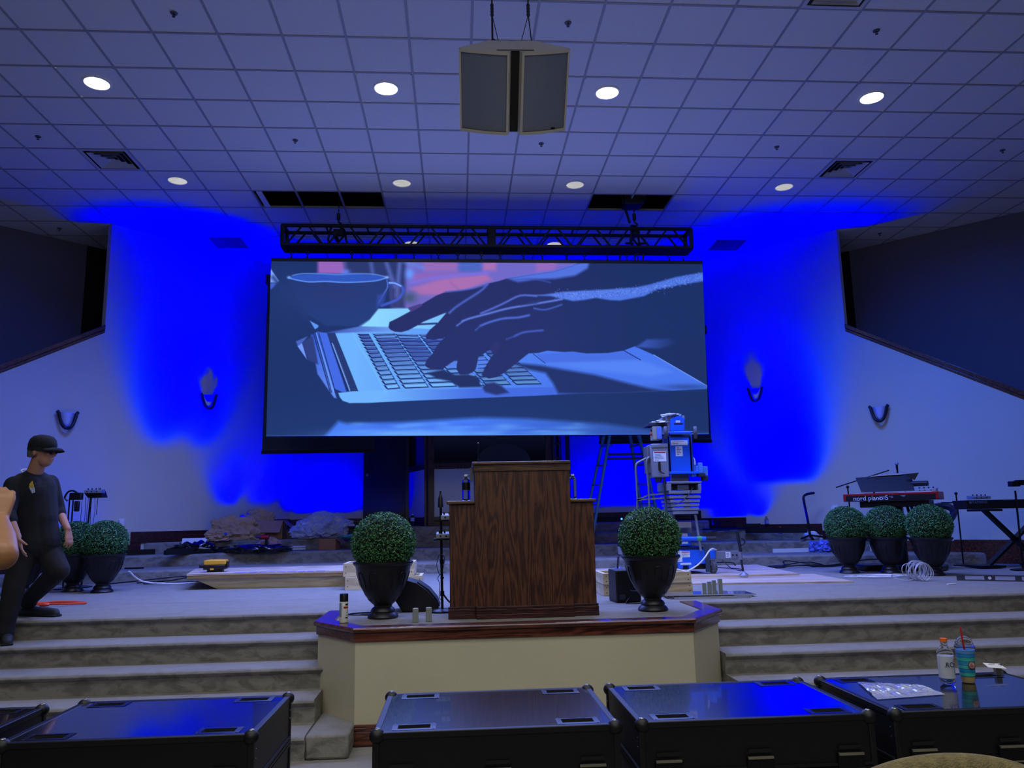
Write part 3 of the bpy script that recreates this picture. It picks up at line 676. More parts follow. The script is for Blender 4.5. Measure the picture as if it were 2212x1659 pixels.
# cup
poly([(621, 601), (831, 603), (830, 625), (823, 645), (808, 672), (790, 694), (772, 707), (700, 707), (660, 680), (632, 640)], (37, 56, 118), 2.5, (36, 60, 124), ((700, 610), (720, 700)))
spot(725, 640, 60, 18, (42, 56, 118), .8)
poly([(624, 600), (640, 595), (690, 592), (760, 592), (812, 597), (829, 601), (800, 608), (740, 610), (660, 609), (636, 606)], (48, 86, 192), 1.5)
line([(630, 596), (650, 592), (690, 592), (725, 594), (760, 592), (800, 593), (830, 600)], 2.6, (84, 130, 226), 1)
line([(621, 601), (640, 606), (665, 610), (700, 609), (740, 611), (790, 609), (812, 606), (830, 600)], 2.6, (96, 146, 246), .9)
spot(623, 600, 4, 3, (120, 165, 250)); spot(829, 600, 4, 3, (130, 175, 250))
line([(834, 613), (850, 614), (861, 621), (862, 634), (850, 649), (818, 662)], 6, (62, 88, 196), 1.4); line([(834, 612), (846, 613), (858, 619)], 3, (130, 178, 255), 1)
line([(829, 606), (830, 622), (822, 636), (812, 655)], 2.4, (84, 118, 220), 1.2); poly([(808, 640), (828, 632), (822, 660), (806, 668)], (52, 76, 172), 3, al=.7)
line([(790, 694), (772, 707)], 1.5, (70, 120, 200), .8)
# hands
H1 = [(832, 709), (834, 698), (852, 689), (881, 673), (898, 662), (934, 640), (954, 632), (1004, 626), (1047, 613), (1069, 608), (1087, 602), (1126, 596), (1187, 587), (1210, 580), (1237, 571), (1255, 558), (1530, 558), (1530, 640), (1100, 700), (957, 677), (943, 682), (905, 698), (896, 704), (874, 716), (859, 720), (845, 719), (835, 714)]
poly(H1, (38, 46, 104), 1, (27, 48, 102), ((1150, 640), (1350, 620)))
poly([(873, 667), (900, 658), (905, 662), (880, 676)], (72, 62, 130), 1.5)
poly([(957, 676), (1040, 636), (1120, 640), (1100, 705), (1000, 722), (944, 733), (928, 737), (914, 735), (910, 729), (920, 715), (937, 700)], (38, 46, 104), .8)
line([(1044, 615), (1029, 630), (997, 651), (975, 666), (962, 678)], 4.5, (74, 98, 196), 2.2); line([(954, 632), (1004, 626), (1044, 615)], 3, (80, 100, 200), 1.6)
poly([(1087, 602), (1126, 595), (1187, 586), (1210, 579), (1237, 570), (1268, 560), (1262, 580), (1235, 596), (1190, 603), (1150, 604), (1110, 610)], (82, 114, 224), 3.5)
line([(1100, 606), (1140, 603), (1180, 611)], 3, (60, 84, 180), 2, .8)
H2 = [(909, 791), (914, 779), (925, 768), (936, 748), (951, 732), (974, 711), (990, 696), (1006, 690), (1039, 675), (1083, 654), (1115, 639), (1166, 639), (1207, 633), (1311, 627), (1368, 623), (1402, 616), (1458, 600), (1535, 588), (1535, 742), (1440, 734), (1393, 735), (1365, 751), (1341, 760), (1306, 765), (1260, 766), (1230, 762), (1210, 763), (1174, 760), (1154, 765), (1133, 766), (1114, 781), (1080, 808), (1063, 817), (1047, 820), (1031, 813), (1036, 802), (1045, 784), (1057, 768), (1049, 756), (1037, 766), (1024, 774), (1023, 791), (1015, 804), (1003, 811), (985, 812), (977, 800), (979, 778), (958, 791), (948, 800), (925, 801), (914, 796)]
poly(H2, (37, 48, 106), .8, (27, 48, 102), ((1150, 720), (1350, 700)))
poly([(1050, 756), (1060, 742), (1072, 745), (1060, 770)], (44, 50, 110), 1.5)
FH = [(1133, 640), (1166, 638), (1207, 632), (1311, 626), (1368, 622), (1402, 615), (1458, 599), (1535, 586), (1535, 606), (1470, 616), (1413, 627), (1388, 641), (1334, 651), (1311, 650), (1280, 645), (1252, 650), (1230, 652), (1212, 648), (1180, 641)]
poly(FH, (86, 124, 232), 2.2, (74, 112, 220), ((1200, 640), (1500, 600)))
rg = np.random.default_rng(3)
for k in range(900):
    x = rg.uniform(1190, 1520); yc = np.interp(x, [1190, 1311, 1402, 1530], [640, 636, 626, 594]); y = yc+rg.normal(0, 5)
    c = rg.choice(3); spot_c = [(120, 158, 250), (58, 88, 196), (100, 140, 240)][c]
    sl = bbox(np.array([[x, y]]), 2.2)
    if sl: shade(.7*np.exp(-(((IX[sl]-x)/.9)**2+((IY[sl]-y)/.9)**2)), sl, spot_c)
for P, w, c in (([(990, 696), (1006, 690), (1040, 681), (1085, 669), (1130, 661), (1166, 655), (1206, 648)], 4, (98, 124, 224)), ([(1030, 679), (1060, 666), (1083, 655), (1115, 640), (1150, 641)], 4, (84, 106, 206)),
                ([(1029, 706), (1049, 698), (1080, 690), (1110, 688), (1134, 683)], 4.5, (76, 104, 208)), ([(1102, 729), (1120, 721), (1140, 718), (1164, 716)], 4, (68, 92, 194)), ([(1145, 668), (1170, 671), (1205, 660)], 3, (70, 96, 196)),
                ([(978, 706), (990, 697)], 3, (90, 118, 220)), ([(1018, 716), (1030, 705)], 3, (60, 84, 180)), ([(1085, 735), (1102, 729)], 3, (56, 76, 168))): line(P, w, c, 1.8)
poly([(1115, 662), (1140, 652), (1165, 648), (1150, 658)], (44, 56, 120), 2, al=.8)
for q in ([(958, 791), (979, 783), (976, 796), (962, 797)], [(1003, 811), (1014, 806), (1020, 812)], [(1024, 776), (1037, 774), (1046, 784), (1034, 800), (1018, 803)]): poly(q, (84, 128, 235), 1)
for y in (781, 790, 798): line([(1024, y), (1044, y-1)], 1.4, (20, 36, 96), .6, sm=False)
poly([(1393, 736), (1440, 734), (1480, 738), (1420, 756), (1368, 752)], (54, 82, 176), 3, (27, 48, 102), ((1390, 740), (1460, 745)))
# light band along the bottom of the picture
poly([(695, 945), (726, 911), (745, 916), (860, 913), (940, 908), (1030, 903), (1130, 905), (1300, 916), (1400, 928), (1535, 936), (1535, 950), (690, 950)], (70, 124, 246), 5, (42, 72, 150), ((1000, 920), (1450, 930)))
for k in range(60):
    x = rg.uniform(760, 1250); y = rg.uniform(916, 940)
    sl = bbox(np.array([[x, y]]), 60)
    if sl: shade(.30*np.exp(-(((IX[sl]-x)/rg.uniform(12, 40))**2+((IY[sl]-y)/rg.uniform(2, 5))**2)), sl, (112, 178, 255) if rg.random() < .6 else (58, 100, 225))
spot(880, 938, 140, 9, (112, 178, 255), .75)
line([(575, 942), (1531, 937.5)], 1.2, (120, 160, 235), .8, .6, sm=False)
C_ = np.array([np.array(SCN[i]) for i in (0, 1, 2, 3)])
PT = (1-V)[..., None]*((1-U)[..., None]*C_[0]+U[..., None]*C_[1])+V[..., None]*((1-U)[..., None]*C_[3]+U[..., None]*C_[2])
PT = PT.reshape(-1, 3)-np.array(led.matrix_basis.translation)
me = bpy.data.meshes.new('display'); idx = np.arange(NU*NV).reshape(NV, NU)
F = np.stack([idx[:-1, :-1], idx[1:, :-1], idx[1:, 1:], idx[:-1, 1:]], -1).reshape(-1, 4)
me.vertices.add(NU*NV); me.vertices.foreach_set('co', PT.astype('f').ravel())
me.loops.add(F.size); me.loops.foreach_set('vertex_index', F.ravel().astype('i'))
me.polygons.add(len(F)); me.polygons.foreach_set('loop_start', np.arange(0, F.size, 4, dtype='i')); me.update(calc_edges=True)
s_ = np.clip(IMG/255, 0, 1); ln_ = np.where(s_ <= .04045, s_/12.92, ((s_+.055)/1.055)**2.4)
ca = me.color_attributes.new('picture', 'FLOAT_COLOR', 'POINT'); ca.data.foreach_set('color', np.concatenate([ln_.reshape(-1, 3), np.ones((NU*NV, 1))], 1).astype('f').ravel())
ds = bpy.data.objects.new('display', me); COL.objects.link(ds); ds.parent = led
md_ = bpy.data.materials.new('lit_display'); md_.use_nodes = True; nt = md_.node_tree; b = nt.nodes['Principled BSDF']
b.inputs['Base Color'].default_value = (0, 0, 0, 1); b.inputs['Roughness'].default_value = .6; b.inputs['Specular IOR Level'].default_value = .1
at = nt.nodes.new('ShaderNodeAttribute'); at.attribute_name = 'picture'; nt.links.new(at.outputs['Color'], b.inputs['Emission Color']); b.inputs['Emission Strength'].default_value = 1.0
me.materials.append(md_)
# ================================================================== PULPIT BAY
Z5 = .79
def prect(mb, x0, y0, x1, y1, Y, dep):     # box whose front face at distance Y covers that part of the photo
    a, b = ay(x0, y1, Y), ay(x1, y0, Y); return mb.box(min(a.x, b.x), max(a.x, b.x), Y, Y+dep, min(a.z, b.z), max(a.z, b.z))
Moak = wood('walnut_oak', (50, 25, 16), (98, 58, 38), 2, 1.0, .38, rings=8, coat=.2)
Moakh = wood('walnut_oak_rail', (56, 34, 22), (108, 74, 50), 0, 1.0, .35, rings=12, coat=.4)
lc = thing('lectern', 'large dark oak pulpit with tall centre and two lower side wings', 'pulpit', (.509, 6.26, Z5))
def lb(m, x0, x1, y0, y1, z0, z1): return m.box(x0-.509, x1-.509, y0, y1, z0, z1)
for s, (a, b) in ((-1, (-.067, .14)), (1, (.892, 1.085))):
    lb(MB(), a, b, .035, .36, .0, .875).build('side_wing', Moak, lc, bevel=.004)
    lb(MB(), a-.022 if s < 0 else a, b if s < 0 else b+.025, .01, .38, .875, .903).build('wing_top', Moakh, lc, bevel=.008)
for k in range(7):
    w = (.897-.135)/7; x = .135+k*w
    lb(MB(), x+.0006, x+w-.0006, .0, .03, .09, 1.165).build('front_board', Moak, lc)
lb(MB(), .135, .897, .03, .35, .0, 1.165).build('body', Moak, lc)
lb(MB(), .125, .905, -.012, .35, 1.13, 1.182).build('head_rail', Moakh, lc, bevel=.004)
m = MB(); c, e = ay(1022, 998, 6.235), ay(1231, 994, 6.235)
m.extr([(-.395, -.03, 1.182), (-.395, -.03, 1.206), (-.395, .36, 1.196), (-.395, .36, 1.176)], (.79, 0, 0)); m.build('desk_top', Moakh, lc, bevel=.007)
for x0, x1, o in ((-.079, .137, .0), (.137, .895, -.012), (.895, 1.097, .004)):
    m = MB()
    for h0, h1, t in ((0, .035, .030), (.035, .055, .022), (.055, .072, .026), (.072, .09, .012)): lb(m, x0, x1, -t+o+(.035 if x0 != .137 else 0), .05, h0, h1)
    m.build('base_moulding', Mwoodd, lc, bevel=.003)
MB().tube(bez([(-.33, .31, 1.25), (-.335, .31, 1.31), (-.33, .29, 1.36), (-.335, .27, 1.385)]), .006).build('gooseneck_microphone', Mblackm, lc)
MB().box(-.41, -.385, .06, .33, 1.06, 1.165).build('side_panel', mat('grey_laminate', (86, 90, 100), .5), lc)
# bottles -----------------------------------------------------------
Mpet = mat('clear_plastic', (235, 240, 250), .08, trans=1, ior=1.12)
Mwat = mat('bottle_water', (220, 230, 250), .02, trans=1, ior=1.2)
Mcapw = mat('white_cap', (230, 230, 232), .45)
def bottle(name, label, loc, h, r, cap, lab=None, ridge=True, group=None, z0l=.42, z1l=.70, neck=.78):
    t = thing(name, label, 'bottle', loc, 0, group)
    pr = [(.6*r, 0), (r*.96, .01), (r, .03)]
    n = 9
    for k in range(n): z = .05+(h*neck-.05)*k/(n-1); pr += [(r*(.93 if (ridge and k % 2 and not (z0l*h < z < z1l*h)) else 1), z)]
    pr += [(r*.9, h*(neck+.04)), (r*.62, h*(neck+.10)), (r*.42, h*(neck+.15)), (r*.40, h*.97)]
    MB().lathe(pr, 20).build('body', Mpet, t, ang=60)
    MB().lathe([(r*.46, h*.93), (r*.46, h), (r*.40, h*1.005), (.0001, h*1.005)], 16).build('cap', cap, t)
    if lab: MB().lathe([(r*1.015, h*z0l), (r*1.015, h*z1l)], 20).build('label_band', lab, t)
    return t
Mblab = mat('black_label', (12, 12, 14), .4)
b = ay(1007, 1075, 6.45); bottle('water_bottle', 'water bottle with black label on the left wing of the pulpit', (b.x, 6.45, 1.693), .215, .033, Mcapw, Mblab)
b = ay(1238, 1073, 6.45); bottle('water_bottle', 'clear unlabelled water bottle on the right wing of the pulpit', (b.x, 6.45, 1.693), .205, .033, Mcapw)
# topiary -----------------------------------------------------------
Mpot = mat('dark_bronze_pot', (34, 33, 38), .38, .35, noise=(5, .15)); Mleaf = mat('boxwood_leaf', (66, 122, 70), .4, noise=(60, .5))
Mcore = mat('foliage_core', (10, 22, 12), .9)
def topiary(loc, label, rz=0):
    global TOP
    if 'TOP' in globals(): return dup(TOP, loc, rz, label)
    t = thing('potted_topiary', label, 'potted plant', loc, rz, 'round boxwood topiaries in dark urns')
    pr = [(.118, 0), (.122, .012), (.112, .03), (.094, .045), (.098, .055), (.088, .075), (.070, .088), (.072, .10), (.10, .125), (.143, .18), (.178, .25), (.203, .33), (.222, .405), (.232, .412), (.240, .425), (.240, .437), (.228, .442), (.205, .43), (.0001, .42)]
    MB().lathe(pr, 48).build('pot', Mpot, t, ang=30)
    m = MB(); N = 10                       # raised arches round the bowl
    def rad(z): return np.interp(z, [.125, .18, .25, .33, .405], [.10, .143, .178, .203, .222])+.0025
    for k in range(N):
        a0 = 2*PI*k/N; pts = []
        for q in range(25):
            u = -1+2*q/24; z = .135+.225*(1-abs(u)**4.0)**.5 if abs(u) < 1 else .135
            w = .215*min(1, .35+.65*(z-.12)/.18); pts.append((a0+u*w, max(z, .135)))
        m.tube([(rad(z)*math.cos(a), rad(z)*math.sin(a), z) for a, z in pts], .0028, 4)
    m.build('arch_relief', Mpot, t)
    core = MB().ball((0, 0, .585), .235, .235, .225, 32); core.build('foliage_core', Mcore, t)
    r = random.Random(11); m = MB()
    for k in range(7200):
        u = r.uniform(-.72, 1); a = r.uniform(0, 2*PI); s = math.sqrt(1-u*u)
        n = Vector((s*math.cos(a), s*math.sin(a), u)); p = Vector((n.x*.252, n.y*.252, n.z*.240))*r.uniform(.93, 1.035)+Vector((0, 0, .585))
        d = (n*r.uniform(.2, 1)+Vector((r.uniform(-1, 1), r.uniform(-1, 1), r.uniform(-1, 1)))*.8).normalized()
        w = d.cross(n+Vector((r.uniform(-.5, .5), r.uniform(-.5, .5), .3))).normalized(); l = r.uniform(.012, .020); h = w.cross(d)*.003
        m.quad(p-d*l*.5, p+w*l*.32+h, p+d*l*.5, p-w*l*.32+h)
    m.build('foliage', Mleaf, t, fix=False)
    TOP = t; return t
topiary((-.60, 6.50, .79), 'round topiary in dark urn on the pulpit bay, left of the pulpit')
topiary((1.575, 6.48, .79), 'round topiary in dark urn on the pulpit bay, right of the pulpit', 1)
topiary((4.905, 9.78, .79), 'left one of three topiaries in front of the red keyboard', 2)
topiary((5.36, 9.64, .79), 'middle one of three topiaries in front of the red keyboard', 3)
topiary((5.60, 9.12, .79), 'right one of three topiaries in front of the red keyboard', 4)
topiary((-4.15, 9.72, .79), 'topiary at stage left, the one nearest the stage centre beside the walking man', 5)
topiary((-4.60, 9.97, .79), 'topiary at stage left, half behind the walking man and its right neighbour', .6)
topiary((-5.02, 9.66, .79), 'topiary urn mostly hidden behind the legs of the walking man', 1.7)
# wedge monitor and black speaker ------------------------------------
t = thing('stage_monitor', 'black curved wedge floor monitor behind the left bay topiary', 'speaker', (-.30, 6.85, Z5))
MB().extr([(-.17, 0, 0), (.10, 0, 0), (.135, 0, .035), (.11, 0, .09), (.04, 0, .17), (-.05, 0, .235), (-.13, 0, .26), (-.24, 0, .265), (-.30, 0, .20)], (0, .34, 0)).build('cabinet', Mblack, t, bevel=.006)
MB().extr([(.137, .02, .035), (.114, .02, .092), (.044, .02, .173), (-.048, .02, .238), (-.045, .02, .243), (.05, .02, .178), (.120, .02, .094), (.142, .02, .035)], (0, .30, 0)).build('grille', mat('black_grille', (8, 8, 10), .7), t)
t = thing('floor_speaker', 'black box speaker standing behind the right bay topiary', 'speaker', (1.50, 7.10, Z5), R_(6))
MB().box(-.10, .13, 0, .24, .0, .285).build('cabinet', Mblack, t, bevel=.012)
MB().box(-.075, -.02, -.006, .0, .03, .075).build('connector_plate', mat('grey_plate', (70, 72, 80), .4, .5), t)
MB().tube([(.02, -.003, .11), (.04, -.02, .10), (.09, -.02, .10), (.10, -.003, .11)], .005).build('carry_handle', mat('dark_grey_metal', (60, 60, 66), .4, .6), t)
m = MB().tube(bez([(.02, -.01, .05), (-.04, -.08, .004), (.05, -.14, .004), (.14, -.10, .004), (.20, 0, .004)]), .004); m.build('power_cord', Mblack, t)
# mixer stand --------------------------------------------------------
t = thing('mixer_stand', 'black straight stand with round base and two shelves left of the pulpit', 'stand', (-.135, 6.79, Z5))
MB().lathe([(.115, 0), (.115, .012), (.10, .022), (.02, .028)], 32).build('round_base', Mblackm, t)
m = MB().cyl((0, 0, .02), (-.01, 0, .90), .0115); m.cyl((0, 0, .13), (0, 0, .17), .018); m.cyl((-.003, 0, .39), (-.003, 0, .43), .018); m.cyl((0, 0, .27), (0, 0, .285), .016); m.build('pole', Mblackm, t)
m = MB().lathe([(.012, 0), (.03, .01), (.026, .08), (.015, .115), (.012, .12)], 14, (-.012, 0, .855), sx=.8); m.cyl((-.012, 0, .97), (-.012, 0, 1.0), .008); m.build('microphone_clip', Mblack, t, ang=50)
for z in (.60, .755): MB().box(-.07, .25, -.05, .09, z-.012, z).build('shelf', Mblackm, t)
m = MB().tube(bez([(-.02, -.02, .30), (-.045, -.02, .38), (-.02, -.02, .47), (.02, -.02, .44), (.0, -.02, .33), (-.035, -.02, .28), (-.02, -.02, .22), (-.025, -.02, .12), (0, -.02, .1)]), .003); m.build('wrapped_cable', Mblack, t)
m = MB().tube(bez([(.01, .0, .14), (.06, .0, .08), (.12, 0, .06), (.17, .02, .03)]), .008); m.build('thick_cable', Mblack, t)
Mmix = mat('silver_mixer', (150, 156, 168), .4, .4)
def mixer(loc, label, rz=0, w=.19, d=.14, h=.055, group='personal monitor mixers'):
    t = thing('monitor_mixer', label, 'audio mixer', loc, rz, group)
    MB().extr([(-w/2, 0, 0), (-w/2, 0, h*.7), (-w/2, d, h), (-w/2, d, 0)], (w, 0, 0)).build('case', Mmix, t, bevel=.004)
    for k in range(4): MB().cyl((-w*.35+k*w*.23, d*.4, h*.8), (-w*.35+k*w*.23, d*.4, h*.8+.022), .008, .007, 10).build('knob', Mblack, t)
    m = MB()
    for k in (-.3, -.05, .25): MB().cyl((k*w, -.006, h*.38), (k*w, .001, h*.38), .007, n=10).build('socket', Mblack, t)
    return t
mixer((-.05, 6.76, 1.546), 'silver monitor mixer on the upper shelf left of the pulpit')
mixer((-.09, 6.76, 1.391), 'silver monitor mixer on the lower shelf left of the pulpit')
# small things on the bay ---------------------------------------------
t = thing('spray_can', 'white spray can with black cap and red band on the bay rim', 'spray can', (-.862, 6.17, .801))
MB().lathe([(.030, 0), (.033, .004), (.033, .150), (.026, .160)], 24).build('can_body', mat('can_cream', (200, 202, 196), .35), t)
MB().lathe([(.032, .155), (.032, .205), (.029, .212), (.0001, .212)], 24).build('cap', Mblack, t)
def patch(mb, r, a0, a1, z0, z1, n=6):
    for k in range(n):
        a, b = a0+(a1-a0)*k/n, a0+(a1-a0)*(k+1)/n
        mb.quad((r*math.cos(a), r*math.sin(a), z0), (r*math.cos(b), r*math.sin(b), z0), (r*math.cos(b), r*math.sin(b), z1), (r*math.cos(a), r*math.sin(a), z1))
    return mb
patch(MB(), .0336, R_(-85), R_(-20), .105, .120).build('red_band', mat('label_red', (170, 40, 30), .5), t)
m = MB(); patch(m, .0336, R_(-62), R_(-20), .127, .140); patch(m, .0336, R_(-62), R_(-20), .034, .042); patch(m, .0336, R_(-50), R_(-25), .055, .058); patch(m, .0336, R_(-50), R_(-25), .075, .078); patch(m, .0336, R_(-45), R_(-25), .092, .094); m.build('black_print', Mblab, t)
patch(MB(), .0335, R_(-160), R_(-110), .045, .145).build('blue_panel', mat('label_blue_grey', (120, 140, 165), .5), t)
Mmet = mat('grey_block', (140, 146, 140), .45, .3)
for x, y, l in ((-.325, 6.17, 'left of two small grey metal blocks in front of the pulpit'), (-.226, 6.20, 'right of two small grey metal blocks in front of the pulpit')):
    t = thing('metal_block', l, 'block', (x, y, .79), R_(5), 'small grey blocks on the bay')
    MB().box(-.022, .022, -.02, .02, 0, .10).build('body', Mmet, t, bevel=.002)
    MB().box(-.017, .017, -.015, .015, .10, .102).build('torn_top', mat('block_top', (190, 192, 190), .7, noise=(90, .5)), t)
m = MB(); pts = [(-.80, 6.75, .795), (-.70, 6.72, .80), (-.62, 6.74, .797), (-.50, 6.78, .795)]
m.tube(bez(pts), .006); m.tube(bez([(p[0], p[1]-.05, .795) for p in pts[::-1]]+[(-.86, 6.66, .80), (-.9, 6.72, .80), (-.80, 6.80, .80), (-.6, 6.83, .80)]), .006)
tag(m.build('black_cable', Mblack), 'black looped cable behind the left bay urn', 'cable')
# metal sheets and upright blocks at the right end of the bay --------
Msheet = mat('painted_sheet', (150, 155, 170), .08, .7)
SP = [az(1408, 1284, .80), az(1436, 1297, .80), az(1606, 1290, .80), az(1627, 1283, .80), az(1550, 1274, .80)]
for k, (dx, dy, rz, z) in enumerate(((0, 0, 0, .792), (.03, .05, .05, .801), (.10, .12, .02, .810), (-.10, .10, -.04, .819))):
    t = thing('metal_sheet', ['bottom sheet of the small metal stack beside the bay', 'second sheet from the bottom in the metal stack beside the bay', 'third sheet from the bottom in the metal stack beside the bay', 'top shiny blue-reflecting sheet under the four upright blocks'][k], 'sheet', (2.30+dx, 7.38+dy, z), rz-.06, 'flat metal sheets beside the bay')
    MB().box(-.36+(.08 if k == 3 else 0), .36, -.17, .17, 0, .004).build('plate', Msheet, t, bevel=.001)
    MB().box(-.36+(.08 if k == 3 else 0), .36, -.172, -.168, -.004, .006).build('folded_edge', mat('sheet_edge', (190, 192, 190), .4, .5), t)
for k, px in enumerate((1536, 1546, 1555, 1567)):
    p = az(px, 1284-k*1.0, .825)
    t = thing('upright_block', ['leftmost', 'second from the left', 'second from the right', 'rightmost tallest'][k]+' of four upright grey blocks on the metal sheets', 'block', (p.x-.035, 7.36+.012*k, .8232), R_(-8), 'four upright blocks on the metal sheets')
    MB().box(-.018, .018, -.02, .02, 0, .10+.01*k).build('body', Mmet, t, bevel=.002)
    MB().box(-.0225, -.018, -.02, .02, 0, .10+.01*k).build('side_strip', mat('block_side', (200, 205, 205), .5), t)
# ================================================================== TIMBER AND TOOLS ON STAGE
Mpine = wood('pine', (196, 176, 132), (226, 208, 168), 0, .55, .6, rings=10); Mpiney = wood('pine_y', (196, 176, 132), (226, 208, 168), 1, .55, .6, rings=10)
Mply = wood('plywood_face', (176, 152, 124), (208, 188, 160), 0, .35, .6, rings=5)
def frame(loc, L, Wd, h, label, rz=0):
    t = thing('timber_frame', label, 'timber frame', loc, rz, 'stacked pine box frames')
    th = .038
    for y in (0, Wd-th): MB().box(0, L, y, y+th, 0, h).build('long_board', Mpine, t, bevel=.002)
    for x in (.0, L*.5, L-th): MB().box(x, x+th, th, Wd-th, 0, h).build('cross_board', Mpiney, t, bevel=.002)
    m = MB()
    for x in (.03, L-.03):
        for z in (h*.28, h*.75): m.cyl((x, -.002, z), (x, .002, z), .005, n=8)
    m.build('screw_heads', Mblackm, t); return t
frame((1.405, 7.74, .79), .88, .50, .105, 'lower pine box frame on the stage right of the pulpit')
frame((1.40, 7.72, .898), .87, .50, .105, 'upper pine box frame on the stage right of the pulpit')
frame((-1.27, 9.15, .79), .86, .5, .14, 'lower pine box frame behind the left bay urn', 0)
frame((-1.30, 9.2, .933), .80, .5, .15, 'upper pine box frame behind the left bay urn', 0)
t = thing('plywood_ramp', 'low plywood ramp deck on a pine beam at stage left', 'plywood deck', (0, 0, 0))
A, B, C, D = az(403, 1244, .955), az(775, 1238, .955), az(800, 1219, .955), az(447, 1227, .955)
D = Vector((D.x, 10.9, .955)); C = Vector((-1.0, 10.9, .955)); B = Vector((-1.30, A.y-.08, .955)); A = Vector((A.x, A.y, .955))
MB().extr([A, B, C, D], (0, 0, .02)).build('plywood_sheet', Mply, t)
MB().extr([A+Vector((.005, .002, -.036)), B+Vector((0, .002, -.036)), B+Vector((0, .05, -.036)), A+Vector((.03, .05, -.036))], (0, 0, .036)).build('edge_strip', wood('edge_pine', (140, 112, 62), (172, 140, 86), 0, .5, .6), t)
m = MB(); b0 = A+Vector((.05, .06, 0)); m.extr([(b0.x, b0.y, .917), (b0.x+.30, b0.y, .79), (-1.30, b0.y-.08, .79), (-1.30, b0.y-.08, .917)], (0, .04, 0)); m.build('beam', Mpine, t)
m = MB(); x = A.x+.55
for k, w in enumerate((.16, .13, .11, .10, .12, .13, .11, .10, .13)): f_ = (x-A.x)/(B.x-A.x); y = A.y+(B.y-A.y)*f_; m.extr([(x, y+.03, .9755), (x+w-.03, y+.03-.0, .9755), (x+w-.03, y+.10, .9755), (x, y+.10, .9755)], (0, 0, .001)); x += w
m.build('blue_tape', mat('blue_tape', (40, 80, 190), .6), t)
MB().box(-3.0, -1.1, 10.2, 10.24, .79, .955).build('rear_beam', Mpine, t)
t = thing('tool_case', 'small yellow and black tool case on the plywood ramp', 'tool case', tuple(Vector((ay(465, 1236, 10.05).x, 10.05, .976))), R_(4))
Myel = mat('yellow_plastic', (225, 165, 40), .45)
MB().box(-.09, .09, -.05, .07, 0, .035).build('foot', Mblack, t, bevel=.008); MB().box(-.13, .13, -.08, .09, .03, .085).build('lower_shell', Mblack, t, bevel=.01)
MB().box(-.125, .135, -.08, .09, .085, .145).build('upper_shell', Myel, t, bevel=.014); MB().box(-.19, -.12, -.02, .06, .05, .085).build('side_grip', Mblack, t, bevel=.008)
MB().box(-.045, .0, -.086, -.078, .025, .045).build('latch', Myel, t, bevel=.003); MB().box(.135, .15, -.05, .06, .05, .12).build('hinge', Mblack, t)
m = MB()
for q in range(3): m.cbox((-.05+.05*q, 0, .148), .03, .05, .006)
m.build('rib_set', mat('yellow_light', (235, 190, 90), .45), t)
def sheet(pts, th, name, label, m, cat='sheet', group=None):
    t = thing(name, label, cat, (0, 0, 0), 0, group); MB().extr(pts, (0, 0, th)).build('panel', m, t); return t
sheet([az(1330, 1270, .79), az(1500, 1264, .79), az(1845, 1259, .79), Vector((4.35, 9.6, .79)), Vector((1.9, 9.7, .79))], .018, 'plywood_sheet', 'front plywood sheet lying flat on the stage at right', Mply, 'plywood', 'plywood sheets flat on the stage')
sheet([Vector((1.75, 9.5, .809)), Vector((4.10, 9.42, .809)), Vector((4.30, 11.3, .809)), Vector((1.85, 11.3, .809))], .018, 'plywood_sheet', 'rear plywood sheet lying under the blue lift', Mply, 'plywood', 'plywood sheets flat on the stage')
# crumpled things ------------------------------------------------------
from mathutils import noise as MN
def crumple(name, label, cat, c, sx, sy, sz, seed, m, amp=.28, fr=2.2, sub=4, flat=True, group=None, base=True):
    bm = bmesh.new(); bmesh.ops.create_icosphere(bm, subdivisions=sub, radius=1)
    for v in bm.verts:
        p = v.co.copy(); n = .8*MN.noise(p*fr+Vector((seed, seed*1.7, 0)))+.75*(.35-abs(MN.noise(p*fr*1.5+Vector((seed, 3, 1)))))*1.6+.45*(.3-abs(MN.noise(p*fr*3.4+Vector((0, seed, 1)))))
        p = p*(1+amp*2*n); p.z = max(p.z, -.62) if base else p.z
        v.co = Vector((p.x*sx, p.y*sy, (p.z+.62)*sz/1.62))
    me = bpy.data.meshes.new(name); bm.to_mesh(me); bm.free(); me.materials.append(m)
    if not flat: me.polygons.foreach_set('use_smooth', [True]*len(me.polygons))
    o = bpy.data.objects.new(name, me); COL.objects.link(o); o.location = c
    return tag(o, label, cat, group)
Mkraft = mat('kraft_paper', (185, 150, 112), .8, noise=(6, .15)); Mcardb = mat('cardboard', (176, 132, 100), .8, noise=(12, .08))
Mtrash = mat('black_bag', (10, 10, 13), .18, coat=.6); Mfilm = mat('plastic_film', (200, 210, 235), .25, alpha=.8, coat=.3)
YB = 13.3
def onx(px, py, Y, z): p = ay(px, py, Y); return (p.x, Y, z)
crumple('crumpled_paper', 'heap of crumpled brown paper left of the open cardboard box', 'paper', onx(508, 1163, 13.10, Z8), .36, .12, .36, 3, Mkraft, .22, 2.4)
crumple('crumpled_paper', 'low crumpled brown paper at the far left of the cardboard box', 'paper', onx(472, 1163, 12.88, Z8), .17, .09, .17, 9, Mkraft, .25, 2.6)
crumple('crumpled_paper', 'crumpled brown paper sticking up behind the cardboard box', 'paper', onx(556, 1150, 13.50, Z8+.1), .26, .10, .36, 14, Mkraft, .25, 2.2)
t = thing('cardboard_box', 'open cardboard box with drooping flaps on the upper riser', 'box', onx(566, 1163, 13.28, Z8))
bw, bh, bdp = .66, .30, .30; m = MB()
for y in (0, bdp): m.box(-bw/2, bw/2, y, y+.006, 0, bh)
for x in (-bw/2, bw/2-.006): m.box(x, x+.006, 0, bdp, 0, bh)
